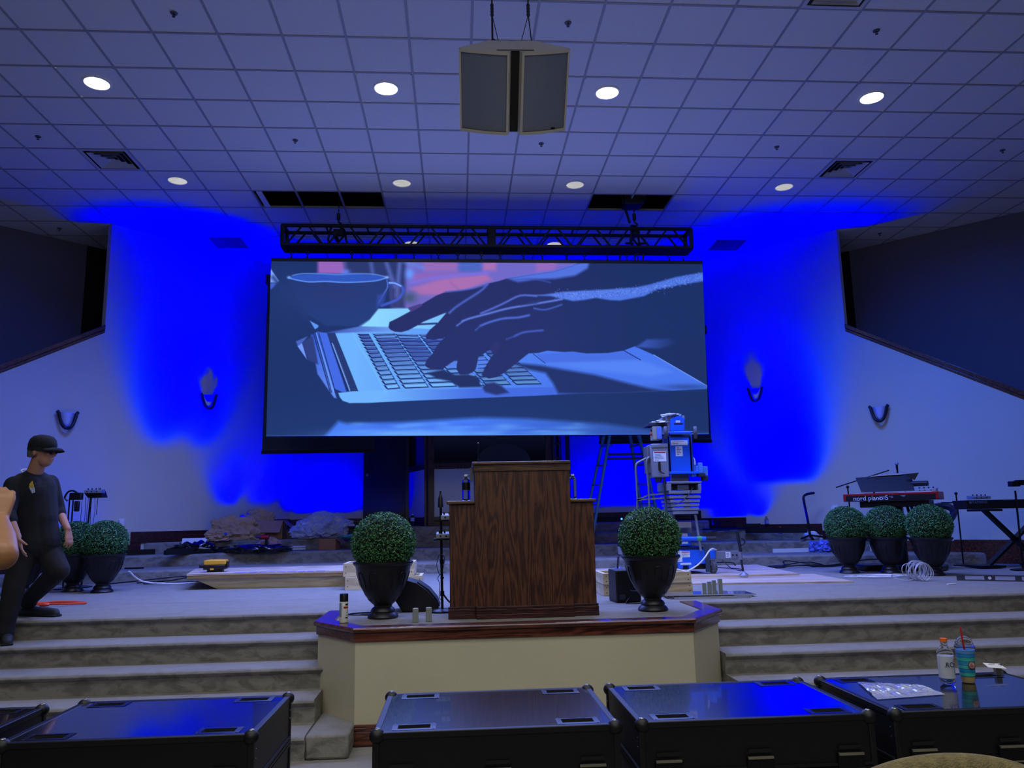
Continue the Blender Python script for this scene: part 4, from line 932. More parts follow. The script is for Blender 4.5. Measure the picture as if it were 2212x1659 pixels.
m.box(-bw/2, bw/2, 0, bdp, 0, .006); m.build('carton', Mcardb, t)
MB().extr([(-bw/2, 0, bh), (bw/2, 0, bh), (bw/2-.02, -.17, bh-.19), (-bw/2-.05, -.17, bh-.18)], (0, .003, .004)).build('front_flap', Mcardb, t)
MB().extr([(bw/2, 0, bh), (bw/2, bdp, bh), (bw/2+.25, bdp, bh-.24), (bw/2+.25, 0, bh-.24)], (.004, 0, .003)).build('side_flap', Mcardb, t)
crumple('plastic_sheeting', 'big heap of crumpled translucent plastic sheeting on the riser', 'plastic sheeting', onx(700, 1163, 13.35, Z8), .40, .25, .40, 21, Mfilm, .20, 2.0, 5)
crumple('plastic_sheeting', 'smaller lobe of translucent plastic left of the big plastic heap', 'plastic sheeting', onx(665, 1163, 13.25, Z8), .25, .2, .27, 27, Mfilm, .2, 2.1, 4)
Y7 = 12.40
crumple('trash_bag', 'black plastic bag with white foam sheet on the riser', 'plastic bag', onx(422, 1196, Y7, Z7), .30, .10, .17, 5, Mtrash, .25, 2.6, 4, False)
MB_ = MB().extr([ay(391, 1181, Y7-.05), ay(436, 1184, Y7-.05), ay(447, 1166, Y7-.02), ay(441, 1162, Y7-.02), ay(394, 1163, Y7-.02)], (0, .03, 0)); tag(MB_.build('foam_sheet', mat('white_foam', (225, 228, 235), .8)), 'white foam sheet propped in the left black bag', 'foam sheet')
crumple('trash_bag', 'flat black plastic bag near the red drill', 'plastic bag', onx(553, 1192, Y7-.05, Z7), .40, .14, .11, 8, Mtrash, .25, 2.6, 4, False)
crumple('crumpled_paper', 'crumpled tan paper under the red drill', 'paper', onx(582, 1178, 12.75, Z7), .17, .10, .20, 31, mat('tan_paper', (190, 150, 130), .8), .2, 2.4, 3)
t = thing('power_drill', 'red and black cordless drill standing on the riser', 'drill', onx(573, 1192, 12.55, Z7+.0))
MB().cyl((-.08, 0, .22), (.05, 0, .22), .033, n=14).build('motor_housing', mat('tool_red', (190, 30, 28), .45), t, bevel=.006)
MB().cyl((-.15, 0, .22), (-.08, 0, .22), .014, .026, 12).build('chuck', Msteel, t)
MB().box(-.01, .035, -.018, .018, .05, .20).build('grip', Mblack, t, bevel=.008); MB().box(-.05, .06, -.035, .035, 0, .055).build('battery', Mblack, t, bevel=.008)
for a, b_, l in ((463, 512, 'left length of white conduit on the riser behind the black bags'), (600, 660, 'right length of white conduit on the riser behind the black bags')):
    t = thing('conduit_bundle', l, 'conduit', (0, 0, 0), 0, 'white conduit lengths')
    for k in range(2): MB().cyl(onx(a, 1180, 12.75, Z7+.02+.035*k), onx(b_, 1180, 12.75, Z7+.02+.035*k), .016, n=8).build('pipe', Mwhite, t)
t = thing('small_carton', 'small open brown carton right of the conduit', 'box', onx(712, 1187, 12.72, Z7), R_(-12))
m = MB(); m.box(-.18, .10, 0, .006, 0, .17); m.box(-.18, -.174, 0, .2, 0, .15); m.box(.094, .10, 0, .2, 0, .16); m.box(-.18, .10, .2, .206, 0, .15); m.build('carton', Mcardb, t)
MB().extr([(.10, 0, .17), (.10, .2, .17), (.20, .2, .10), (.20, 0, .10)], (.003, 0, .003)).build('flap', Mcardb, t)
crumple('green_cloth', 'mint green cloth on the carton beside the left bay topiary', 'cloth', onx(762, 1163, 13.0, Z7+.17), .16, .09, .05, 12, mat('mint_cloth', (110, 200, 170), .8), .4, 3, 3)
t = thing('round_canister', 'dark round canister with star shaped opening beside the topiary', 'canister', onx(765, 1187, 12.6, Z7), 0)
MB().cyl((0, 0, .09), (0, .16, .09), .09, n=24).build('body', mat('slate_plastic', (50, 60, 82), .5), t)
m = MB(); m.add([(0, -.003, .09)]+[(math.cos(2*PI*k/20)*(.062 if k % 2 else .035), -.003, .09+math.sin(2*PI*k/20)*(.062 if k % 2 else .035)) for k in range(20)], [(0, k+1, (k+1) % 20+1) for k in range(20)]); m.build('star_opening', Mblack, t)
t = thing('equipment_trunk', 'dark flat equipment trunk on the back riser near the dark door', 'trunk', onx(800, 1160, 13.2, Z8))
MB().box(-.35, .55, 0, .3, 0, .16).build('body', mat('trunk_dark', (26, 32, 44), .5), t, bevel=.02); MB().box(-.37, .57, -.01, .31, .16, .185).build('lid', mat('trunk_lid', (18, 20, 30), .4), t, bevel=.008)
# black channel, marker and cables at stage left
t = thing('black_channel', 'long black metal channel lying on the left riser', 'metal channel', (0, 0, 0)); p = ay(235, 1190, 12.0); q = ay(335, 1187, 12.3)
MB().bar((p.x, 12.0, Z7+.045), (q.x, 12.3, Z7+.045), .05, .075).build('channel', Mblackm, t)
p = az(285, 1230, Z6); tag(MB().cyl((p.x-.13, 11.75, Z6+.012), (p.x+.13, 11.75, Z6+.014), .012, n=8).build('marker_pen', Mblack), 'black marker with pale band on the riser behind the left topiary', 'marker')
m = MB(); r = random.Random(4)
for k in range(5):
    x0 = -4.6+k*.25; pts = [(x0+.5*a+r.uniform(-.1, .1), 10.95+r.uniform(-.15, .12), .80+(.10 if (k < 2 and a in (1, 2)) else .0)*r.random()) for a in range(5)]; m.tube(bez(pts, 8), .008)
tag(m.build('black_cables', Mblack), 'tangle of black cables along the riser foot at stage left', 'cable')['kind'] = 'stuff'
m = MB().tube(bez([(-4.05, 10.2, 1.0), (-3.95, 10.4, .86), (-3.7, 10.75, .80), (-3.3, 10.9, .80), (-2.6, 10.95, .80), (-1.9, 10.98, .80)]), .011); tag(m.build('white_cable', Mwhite), 'white cable running from the left topiary toward the ramp', 'cable')
m = MB().tube(bez([(-4.40, 8.35, .80), (-4.0, 8.42, .81), (-3.72, 8.36, .80), (-3.78, 8.2, .81), (-4.05, 8.1, .82), (-4.45, 8.05, .80), (-4.7, 7.75, .80), (-4.3, 7.65, .80)]), .011)
m.ball((-4.0, 8.12, .815), .06, .03, .022, 8); tag(m.build('orange_cord', mat('orange_plastic', (235, 75, 25), .5)), 'orange extension cord on the stage behind the walking man', 'cord')
# ================================================================== BACK WALL: DOOR, BAPTISTRY BAY, OLD PROJECTION SCREENS
BY = 14.35
t = struct(MB().box(-1.69, -.93, BY-.03, BY-.001, Z9, 3.9).build('door_1', mat('dark_door', (24, 19, 26), .45)))
MB().cyl((-1.62, BY-.03, 2.37), (-1.62, BY-.08, 2.37), .028, n=16).build('door_handle', Msteel, t)
Mpanel = mat('pale_blue_panel', (196, 200, 206), .75); Mglass = mat('dark_glass', (10, 12, 18), .06, coat=.5)
Mpost = wood('bay_post_wood', (46, 22, 24), (84, 44, 44), 2, 1, .4)
# front of the bay at y=13.35, splayed sides back to the wall
FY = 13.35; X0, X1, XL, XR = -.49, 1.60, -.90, 2.02
t = thing('baptistry_bay', 'wood framed bay with dark upper window and pale lower panels behind the pulpit', 'bay window', (0, 0, 0))
ZT = 4.6
for x in (X0+.045, X1-.045): MB().cbox((x, FY+.045, (1.45+ZT)/2), .10, .09, ZT-1.45).build('post', Mpost, t, bevel=.004)
for x in (X0-.055, X1+.055): MB().cbox((x, FY+.08, (1.45+ZT)/2), .035, .06, ZT-1.45).build('inner_post', Mpost, t)
for x in (XL, XR): MB().cbox((x, BY-.06, (1.45+ZT)/2), .07, .10, ZT-1.45).build('wall_post', Mpost, t, bevel=.004)
MB().box(X0+.09, X1-.09, FY, FY+.07, 2.40, 2.50).build('mid_rail', Mpost, t, bevel=.004)
MB().box(X0+.09, X1-.09, FY, FY+.07, 1.45, 1.60).build('bottom_rail', Mpost, t, bevel=.004)
MB().box(X0+.09, X1-.09, FY+.04, FY+.05, 1.60, 2.40).build('lower_panel', Mpanel, t)
MB().box(X0+.09, X1-.09, FY+.03, FY+.04, 2.50, ZT).build('upper_window', Mglass, t)
for s, a, b in ((-1, (XL+.02, BY-.08), (X0-.05, FY+.10)), (1, (X1+.05, FY+.10), (XR-.02, BY-.08))):
    d = Vector((b[0]-a[0], b[1]-a[1], 0)); n = Vector((0, .02, 0)); A = Vector((a[0], a[1], 0))
    MB().pbox(A+Vector((0, 0, 1.60)), d, n, (0, 0, .80)).build('splayed_panel', Mpanel, t)
    MB().pbox(A+Vector((0, -.015, 1.45)), d, n*2.5, (0, 0, .15)).build('splayed_rail', Mpost, t)
    MB().pbox(A+Vector((0, -.015, 2.40)), d, n*2.5, (0, 0, .10)).build('splayed_rail', Mpost, t)
    MB().pbox(A+Vector((0, .03, 2.50)), d*.45, n, (0, 0, ZT-2.5)).build('dark_side_pane', Mglass, t)
    MB().pbox(A+d*.45+Vector((0, .03, 2.50)), d*.55, n, (0, 0, ZT-2.5)).build('blue_side_pane', mat('deep_blue_panel', (60, 62, 110), .7), t)
m = MB()
for x in (1.66, 1.78): m.box(x, x+.02, FY+.18, FY+.20, 2.5, ZT)
m.box(1.66, 1.80, FY+.18, FY+.20, 2.55, 2.59); m.box(1.66, 1.80, FY+.18, FY+.20, 2.80, 2.84); m.build('muntin_grid', Mpost, t)
t = thing('dome_reflection', 'large dark round dome reflection painted on the upper bay window', 'reflection dome', (0, 0, 0))
cxd = ay(1088, 990, FY).x; MB().extr([(cxd+.46*math.cos(a), FY+.018, 2.51+.30*math.sin(a)) for a in [PI*k/30 for k in range(31)]], (0, .008, 0)).build('dome', mat('dome_grey', (52, 56, 60), .35), t)  # flat grey plate imitates a dome reflected in the window glass
bm_ = [o for o in t.children]
# old pull-down projection screens left and right of the bay
Mps = mat('screen_black', (16, 20, 34), .4)
for nm, (x0, x1, y0, y1), Y, lab in (('projection_screen', (566, 812, 612, 976), 12.75, 'dark pull-down projection screen behind the left end of the video wall'), ('projection_screen', (1295, 1522, 720, 955), 13.12, 'dark pull-down projection screen behind the right end of the video wall')):
    a, b = ay(x0, y1, Y), ay(x1, y0, Y)
    t = thing(nm, lab, 'projection screen', (a.x, Y, a.z), 0, 'old pull-down projection screens'); w, h = b.x-a.x, b.z-a.z
    MB().box(0, w, 0, .006, 0, h).build('fabric', Mps, t)
    MB().box(-.01, w+.01, -.012, .02, -.035, .015).build('weight_bar', Mblackm, t, bevel=.004); MB().box(-.01, w+.01, -.004, .01, .03, .036).build('hem', mat('hem_grey', (40, 44, 60), .5), t)
    MB().box(-.03, w+.03, -.04, .09, h-.02, h+.14).build('roller_case', Mblack, t, bevel=.008)
# LED battens standing on the risers
Mledb = mat('batten_led', (40, 90, 255), .4, emis=((60, 110, 255), 5.0))
def batten(c, ax, L, lab, n=8, dots=True):
    t = thing('led_batten', lab, 'stage light', c, math.atan2(ax[1], ax[0]), 'led wash battens along the walls')
    MB().box(-L/2, L/2, -.04, .04, 0, .07).build('housing', Mblack, t, bevel=.006)
    MB().box(-L/2, L/2, -.045, -.034, .07, .088).build('front_lip', Mblack, t)
    for k in range(n): MB().ball((-L/2+L*(k+.5)/n, -.0, .070), .015, .015, .008, 8).build('lens', Mledb, t)
for (x, y, z, pw, _a, _b), l in zip(LWALL, ('back corner', 'middle', 'outer')): batten((x, y, z-.12), (1, 1), 1.0, f'blue led batten along the left side wall, {l} one')
for (x, y, z, pw, _a, _b), l in zip(RWALL, ('back corner', 'middle', 'outer')): batten((x, y, z-.12), (1, -1), 1.0, f'blue led batten along the right side wall, {l} one')
for x, l in ((-2.4, 'left of the dark door'), (-1.5, 'in front of the dark door'), (2.6, 'right of the bay'), (3.5, 'near the right corner')): batten((x, 14.16, 1.456), (1, 0), .9, 'blue led batten on the back riser '+l)
p = ay(1390, 1124, 13.66); t = thing('led_batten', 'led batten with a row of small lit blue lenses seen behind the ladder', 'stage light', (p.x, 13.70, 1.456), 0, 'led wash battens along the walls')
MB().box(-.42, .42, -.04, .04, 0, .06).build('housing', Mblack, t, bevel=.006)
for k in range(8): MB().cyl((-.385+.11*k, -.039, .05), (-.385+.11*k, -.046, .05), .017, n=10).build('lens', Mledb, t)
p = ay(622, 1128, 13.60); t = thing('led_batten', 'led batten with small lit lenses behind the cardboard box', 'stage light', (p.x, 13.72, 1.456), 0, 'led wash battens along the walls')
MB().box(-.42, .42, -.04, .04, 0, .06).build('housing', Mblack, t, bevel=.006)
for k in range(8): MB().cyl((-.385+.11*k, -.039, .04), (-.385+.11*k, -.046, .04), .014, n=10).build('lens', Mledb, t)
# wall sconces
Msc = mat('sconce_glass', (190, 200, 245), .3, coat=.4); Mscb = mat('sconce_iron', (22, 20, 30), .5)  # blue tint of the glass stands in for light caught from the battens
def sconce(p, rz, lab, sc=1.0):
    t = thing('wall_sconce', lab, 'wall lamp', p, rz, 'wall sconces')
    # local: x along wall, -y into the room, z up
    pts = [(-.135, .125), (-.115, .10), (-.105, .05), (-.085, -.02), (-.06, -.08), (-.025, -.115), (0, -.12), (.025, -.115), (.06, -.08), (.085, -.02), (.105, .05), (.115, .10), (.135, .125)]
    m = MB(); P = bez([(x*1.05, -.05-.05*(1-abs(x)/.14), z) for x, z in pts], 4)
    m.tube(P, .024, 8); m.build('horseshoe_frame', Mscb, t)
    m = MB(); vs = []; rows = 9; cols = 13
    for i in range(rows):
        z = .105-.20*i/(rows-1); w = max(.012, np.interp(z, [-.10, -.07, -.02, .05, .105], [.012, .045, .065, .085, .112]))
        for j in range(cols): a = PI*j/(cols-1); vs.append((-w*math.cos(a), -.012-.105*math.sin(a)*(w/.112)**.6, z))
    m.add(vs, [(i*cols+j, i*cols+j+1, (i+1)*cols+j+1, (i+1)*cols+j) for i in range(rows-1) for j in range(cols-1)]); m.build('shade', Msc, t)
    MB().box(-.03, .03, -.02, 0, -.08, .06).build('back_plate', Mscb, t)
sconce((-5.655+.008, 11.665-.008, 3.07), PI/4, 'outer wall sconce on the left wall above the walking man')
sconce((-4.147+.008, 13.173-.008, 3.55), PI/4, 'inner wall sconce on the left wall beside the video wall')
sconce((5.214-.008, 13.136-.008, 3.58), -PI/4, 'inner wall sconce on the right wall in the blue light')
sconce((6.615-.008, 11.735-.008, 3.05), -PI/4, 'outer wall sconce on the right wall above the keyboards')
def outlet(p, rz, lab):
    t = thing('wall_outlet', lab, 'outlet', p, rz, 'wall outlets with adapters')
    MB().box(-.04, .04, -.008, 0, -.06, .06).build('cover_plate', Mwhite, t, bevel=.002); MB().box(-.05, .02, -.06, -.008, -.05, .04).build('adapter', Mwhite, t, bevel=.006)
outlet((-5.03, 12.28, 1.60), PI/4, 'wall outlet with white adapter beside the left topiaries')
outlet((6.03, 12.31, 1.60), -PI/4, 'wall outlet with white adapter left of the three right topiaries')
# ================================================================== STEP LADDER
Mlad = mat('blue_fibreglass', (60, 130, 175), .5); Malu = mat('aluminium', (150, 156, 165), .4, .8)
t = thing('step_ladder', 'tall blue fibreglass step ladder standing behind the pulpit under the screen', 'ladder', (0, 0, 0))
LY = 12.25
top = Vector((ay(1345, 810, LY).x, LY, ay(1345, 810, LY).z))
FA = [(ay(1282, 1172, LY).x, 12.50, 1.12), (ay(1268, 1150, LY).x, 12.95, 1.13)]
FB = [(ay(1442, 1165, LY).x, 12.50, 1.12), (ay(1418, 1150, LY).x, 12.95, 1.13)]
for k in (0, 1):
    o = Vector((0, .0+.30*k, 0))
    MB().bar(Vector(FA[k]), top+o*1+Vector((-.04, 0, 0)), .035, .085, (0, 1, 0)).build('front_rail', Mlad, t)
    MB().bar(Vector(FB[k]), top+o*1+Vector((.04, 0, 0)), .035, .085, (0, 1, 0)).build('rear_rail', Mlad, t)
def lerp(a, b, f): return Vector(a)*(1-f)+Vector(b)*f
for i in range(1, 8):
    f = i/8.6; MB().bar(lerp(FA[0], top, f), lerp(FA[1], top+Vector((0, .3, 0)), f), .09, .02).build('step', Malu, t)
    MB().bar(lerp(FB[0], top, f), lerp(FB[1], top+Vector((0, .3, 0)), f), .03, .03).build('rear_brace', Malu, t)
for f in (.50, .525): MB().bar(lerp(FA[0], top, f)+Vector((0, -.03, 0)), lerp(FB[0], top, f)+Vector((0, -.03, 0)), .02, .03).build('spreader', mat('spreader_grey', (70, 72, 70), .5, .5), t)
MB().cbox(top+Vector((0, .15, .03)), .30, .42, .06).build('top_cap', Mblack, t)
crumple('work_light', 'small orange object on the step behind the lift rails', 'work light', onx(1402, 1118, 12.9, 1.45), .07, .05, .16, 3, MATS['orange_plastic'] if 'orange_plastic' in MATS else Mkraft, .1, 2, 2)
MB
# ================================================================== PERSONNEL LIFT
LFY = 9.75
Mlb = mat('lift_blue', (20, 96, 225), .4, coat=.2); Mlg = mat('lift_grey', (128, 134, 150), .45, .3); Mlab = mat('label_white', (215, 220, 226), .5); Mtyre = mat('grey_tyre', (84, 86, 94), .8)
Mlred = mat('label_red', (170, 40, 30), .5); Mltx = mat('label_text', (70, 74, 90), .6)
t = thing('personnel_lift', 'blue upright one man lift with grey battery box, stacked mast and outriggers', 'lift', (0, 0, 0)); LIFT = t
def lp(name, m, rects, bev=.004, parent=None, Y=LFY):
    mb = MB()
    for r in rects: prect(mb, *r[:4], Y+(r[4] if len(r) > 4 else 0), r[5] if len(r) > 5 else .1)
    return mb.build(name, m, parent or t, bevel=bev)
def label(par, x0, y0, x1, y1, off, lines, head=None):
    o = lp('label', Mlab, [(x0, y0, x1, y1, off, .002)], 0, par)
    if head: lp('red_header', Mlred, [(x0+1, y0+1, x1-1, y0+head, off-.001, .001)], 0, o)
    mb = MB(); r = random.Random(int(x0*7+y0)); y = y0+(head or 1)+2
    if lines:
        st = (y1-y-1.0)/lines
        for k in range(lines): prect(mb, x0+2, y+k*st, x0+2+(x1-x0-4)*r.uniform(.4, 1), y+k*st+st*.35, LFY+off-.001, .001)
        mb.build('print_lines', Mltx, o)
    return o
# base
def onY(px, py, dy=0): return ay(px, py, LFY+dy)
m = MB(); P = [(1457, 1188), (1525, 1187), (1526, 1218), (1503, 1219), (1500, 1229), (1488, 1229), (1488, 1222), (1476, 1222), (1476, 1229), (1465, 1229), (1464, 1218), (1395, 1219), (1395, 1188)]
m.extr([onY(*q) for q in P], (0, .62, 0)); base = m.build('base_housing', Mlb, t, bevel=.008)
lp('skid_plate', Mblack, [(1400, 1219, 1530, 1232, .06, .5)]); lp('upper_housing', Mlb, [(1420, 1151, 1492, 1186, .12, .3), (1420, 1172, 1492, 1181, .06, .3)], .01)
lp('base_frame', mat('lift_dark_blue', (18, 40, 100), .5), [(1455, 1181, 1520, 1190, .03, .5)])
label(t, 1471, 1191, 1490, 1204, -.002, 3, 3); label(t, 1460, 1190, 1473, 1214, -.003, 6); label(t, 1470, 1215.5, 1493, 1220.5, -.002, 1); label(t, 1467, 1152, 1485, 1160, .118, 2); label(t, 1466, 1170, 1486, 1175, .058, 1)
a = ay(1437, 1164, LFY-.02); b = ay(1524, 1163.5, LFY-.02); MB().cyl(a, b, .028, n=14).build('tie_bar', Mlb, t); c = ay(1546, 1163, LFY-.02); MB().cyl(b, c, .024, n=12).build('black_sleeve', mat('foam_sleeve', (50, 46, 62), .8), t)
MB().cyl(ay(1505, 1163.5, LFY-.02), ay(1515, 1163.5, LFY-.02), .031, n=14).build('green_tape', mat('green_tape', (70, 160, 90), .6), t)
# caster wheels on the base
def wheel(p, r, w, ax=(1, 0, 0), par=None):
    p = Vector(p); ax = Vector(ax).normalized(); q = Vector((0, 0, 1)).rotation_difference(ax).to_matrix()
    MB().lathe([(r*.55, -w/2), (r*.9, -w/2), (r, -w*.3), (r, w*.3), (r*.9, w/2), (r*.55, w/2)], 24, p, M=q).build('tyre', Mtyre, par or t, ang=50)
    MB().lathe([(.0001, -w*.35), (r*.58, -w*.35), (r*.58, w*.35), (.0001, w*.35)], 20, p, M=q).build('wheel_hub', Mlg, par or t)
p = ay(1541, 1228, LFY); wheel((p.x, LFY+.02, .828+.075), .075, .045, (1, .35, 0)); wheel((p.x-.74, LFY+.4, .828+.075), .075, .045, (1, .2, 0))
lp('caster_fork', Mlg, [(1536, 1210, 1548, 1222, .0, .06)]); lp('fender', Mlb, [(1534, 1188, 1546, 1207, -.02, .12)], .01)
lp('lever_arm', mat('lift_slate', (50, 64, 82), .5), [(1526, 1178, 1532, 1236, -.02, .03)])
# mast, column rows
lp('mast_cover', Mlb, [(1446, 942, 1492, 1020, -.02, .10)], .004)
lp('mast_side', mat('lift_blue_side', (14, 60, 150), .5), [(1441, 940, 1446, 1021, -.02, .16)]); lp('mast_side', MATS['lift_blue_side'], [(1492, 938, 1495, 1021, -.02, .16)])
lp('mast_base_shelf', Mlb, [(1434, 1018, 1511, 1024, -.05, .2)], .003)
lp('mast_column', Mlg, [(1443, 1075, 1456, 1155, .14, .12), (1480, 1020, 1487, 1100, .14, .06), (1452, 1024, 1488, 1040, .12, .1), (1452, 1130, 1494, 1152, .16, .1)])
lp('mast_back', mat('lift_dark', (30, 34, 60), .6), [(1451, 1108, 1492, 1120, .2, .06), (1448, 938, 1490, 944, -.03, .05)])
label(t, 1449.5, 951, 1485, 962, -.023, 2); label(t, 1460, 964, 1474, 985.5, -.023, 5)
# top head and transport wheels
lp('axle_bar', Mlb, [(1446, 931.5, 1494, 937.5, -.14, .05)], .006)
m = MB(); m.extr([ay(*q, LFY-.08) for q in ((1448, 931), (1479, 931), (1479, 905), (1465, 897), (1449, 905))], (0, .14, 0)); m.build('head_cover', Mlb, t, bevel=.004)
lp('head_slot', Mblack, [(1456, 914, 1475, 917, -.083, .004)]); label(t, 1460, 908, 1469, 913, -.083, 1)
lp('head_frame', Mlg, [(1442, 899, 1450, 931, -.04, .2), (1474, 898, 1479, 906, -.03, .2), (1430, 902, 1446, 912, .05, .2)])
m = MB(); m.cyl(ay(1442, 934, LFY-.12), ay(1500, 933, LFY-.12), .012, n=10); m.build('axle', Msteel, t)
p = ay(1438, 934, LFY-.12); wheel(p, .078, .045, (1, -.3, 0)); p = ay(1502, 934, LFY-.12); wheel(p, .078, .045, (1, -.3, 0))
lp('top_tray', mat('tray_dark', (24, 26, 50), .6), [(1400, 915, 1440, 920, -.06, .25)])
crumple('foam_debris', 'white debris heap on the small tray at the top of the lift', 'debris', tuple(ay(1426, 914.5, LFY)), .09, .07, .03, 3, Mwhite, .4, 4, 3, base=True)
crumple('foam_debris', 'white debris on the very top of the lift head', 'debris', tuple(ay(1450, 899, LFY)), .09, .07, .028, 6, Mwhite, .5, 4, 3, base=True)
lp('control_box', mat('control_grey', (150, 150, 130), .5), [(1411, 921, 1428, 950, -.07, .14)], .004); lp('control_cover', mat('control_blue', (90, 120, 210), .5), [(1420, 922, 1429, 948, -.09, .03)], .003)
MB().ball(ay(1408, 930, LFY-.02), .018, n=10).build('black_knob', Mblack, t); MB().ball(ay(1407, 938, LFY-.02), .020, n=10).build('red_button', Mlred, t)
# battery box at left
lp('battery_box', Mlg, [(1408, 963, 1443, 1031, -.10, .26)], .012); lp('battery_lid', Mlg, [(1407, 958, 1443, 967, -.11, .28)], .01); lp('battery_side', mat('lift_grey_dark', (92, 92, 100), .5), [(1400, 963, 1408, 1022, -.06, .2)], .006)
label(t, 1412, 975, 1438.5, 997, -.103, 5, 4); lp('handle_strap', Mblack, [(1423, 997, 1427, 1016, -.115, .012)])
MB().tube(bez([ay(1425, 1016, LFY-.11), ay(1430, 1021, LFY-.12), ay(1436, 1023, LFY-.12)]), .006).build('black_cable', Mblack, t)
MB().cyl(ay(1422, 1031, LFY), ay(1422, 1042, LFY), .05, .035, 14).build('motor', mat('motor_dark', (50, 52, 60), .5), t)
# platform parts at right
lp('right_brackets', mat('lift_pale_blue', (70, 130, 220), .5), [(1495, 995, 1503, 1030, .0, .1), (1502, 1006, 1513, 1024, .0, .1), (1510, 999, 1518, 1022, -.02, .1), (1516, 1007, 1529, 1028, .02, .1)], .006)
lp('bracket_clamp', mat('lift_dark', (30, 34, 60), .6), [(1508, 1022, 1524, 1030, -.02, .1), (1518, 1028, 1530, 1039, .0, .08)], .006)
MB().tube(bez([ay(1494, 985, LFY), ay(1500, 993, LFY), ay(1501, 1004, LFY)]), .01).build('pale_hose', Mwhite, t)
# stacked grey platform deck
rects = [(1441, 1039, 1516, 1045, -.10, .5), (1441, 1045, 1450, 1060, -.10, .5), (1509, 1045, 1515, 1060, -.10, .5), (1445, 1059, 1515, 1067, -.10, .5)]
lp('deck_top', Mlg, rects, .004)
lp('deck_recess', Mblack, [(1449, 1044, 1510, 1058, .0, .3)], 0); lp('deck_panel', mat('panel_grey', (120, 130, 170), .5), [(1463.5, 1047, 1487.5, 1058.5, -.02, .02)], .002)
for k, (y0, y1) in enumerate(((1069, 1077), (1078.5, 1086), (1087, 1094.5), (1095.5, 1103), (1104, 1111))):
    x1 = 1514-k*1.4; x0 = 1446+k*2
    lp('deck_slat', Mlg, [(x0, y0, x1, y1, -.09+.004*k, .45)], .003)
MB().tube(bez([ay(1496, 1054, LFY-.12), ay(1488, 1068, LFY-.14), ay(1474, 1082, LFY-.15), ay(1455, 1090, LFY-.15), ay(1442, 1087, LFY-.13), ay(1437, 1070, LFY-.12), ay(1436, 1050, LFY-.12)]), .006).build('deck_cable', Mblack, t)
for x0, y0, x1, y1 in ((1502, 1112, 1514, 1190), (1449, 1112, 1452, 1155), (1444, 1112, 1445, 1155)): MB().cyl(ay(x0, y0, LFY-.02), ay(x1, y1, LFY-.02), .016, n=10).build('deck_leg', Mlg, t)
# entry guard rails at left
Mrail = mat('rail_grey', (118, 124, 128), .4, .5)
MB().tube(bez([ay(1378, 1120, LFY), ay(1376, 1070, LFY), ay(1373.5, 1020, LFY), ay(1374, 1005, LFY), ay(1380, 998, LFY), ay(1397, 990, LFY), ay(1408, 984, LFY)], 8), .014, 8).build('guard_rail', Mrail, t)
MB().tube(bez([ay(1403, 1112, LFY-.08), ay(1401, 1060, LFY-.08), ay(1397, 1010, LFY-.08), ay(1398, 993, LFY-.08), ay(1403, 987, LFY-.08)], 8), .014, 8).build('guard_rail', Mrail, t)
for q in (((1376, 1080), (1402, 1069)), ((1402, 1069), (1432, 1067)), ((1376, 1080), (1430, 1076))): MB().bar(ay(*q[0], LFY-.04), ay(*q[1], LFY-.04), .02, .025).build('cross_rail', Mrail, t)
for x0, y0, x1, y1 in ((1434, 1022, 1440, 1112), (1437, 1112, 1430, 1150), (1428, 1110, 1424, 1128)): MB().cyl(ay(x0, y0, LFY-.04), ay(x1, y1, LFY-.04), .016, n=8).build('upright', mat('lift_slate2', (56, 66, 92), .5), t)
# outriggers: right one and left one
lp('outrigger_beam', Mlg, [(1545, 1189.5, 1597, 1207.5, .0, .05)], .003); label(t, 1568, 1192, 1578, 1205, -.002, 3)
for x in (1583, 1591): MB().cyl(ay(x, 1199, LFY-.003), ay(x, 1199, LFY+.01), .012, n=12).build('bolt', mat('dark_bolt', (40, 42, 60), .5, .6), t)
MB().cyl(ay(1593, 1150, LFY-.1), ay(1600, 1192, LFY-.1), .018, n=12).build('outrigger_tube', mat('tube_dark', (48, 52, 66), .4, .6), t)
MB().cyl(ay(1597, 1192, LFY-.1), ay(1600, 1209, LFY-.1), .026, n=12).build('outrigger_sleeve', Mlg, t)
MB().cyl(ay(1601, 1209, LFY-.14), ay(1605.5, 1234, LFY-.17), .013, n=12).build('outrigger_screw', MATS['tube_dark'], t)
p = az(1607, 1243, .828); MB().lathe([(.058, 0), (.055, .008), (.03, .03), (.014, .045)], 20, (p.x, p.y, .828)).build('outrigger_foot', Mlg, t)
MB().tube([ay(1600+9*math.cos(a), 1171+7*math.sin(a), LFY-.1) for a in [R_(d) for d in range(-80, 110, 20)]], .008).build('crank_handle', Mblack, t)
lp('outrigger_beam', Mlg, [(1336, 1180, 1400, 1198, .9, .05)], .003, Y=LFY); MB().cyl(ay(1339, 1148, 10.7), ay(1336, 1200, 10.7), .018, n=10).build('outrigger_tube', MATS['tube_dark'], t)
MB().cyl(ay(1336, 1200, 10.9), ay(1334, 1226, 11.1), .015, n=10).build('outrigger_screw', MATS['tube_dark'], t); p = az(1334, 1229, .815); MB().lathe([(.06, 0), (.03, .025), (.015, .03)], 16, (p.x, 11.2, .828)).build('outrigger_foot', Mlg, t)
tag(MB().tube(bez([ay(1473, 1240, LFY-.25), ay(1505, 1222, LFY-.2), ay(1522, 1205, LFY-.2), ay(1532, 1190, LFY-.15), ay(1540, 1185.5, LFY-.1), ay(1547, 1188, LFY)], 8), .010).build('extension_cable', Mwhite), 'thick pale power cord curving up across the front of the lift', 'cord')
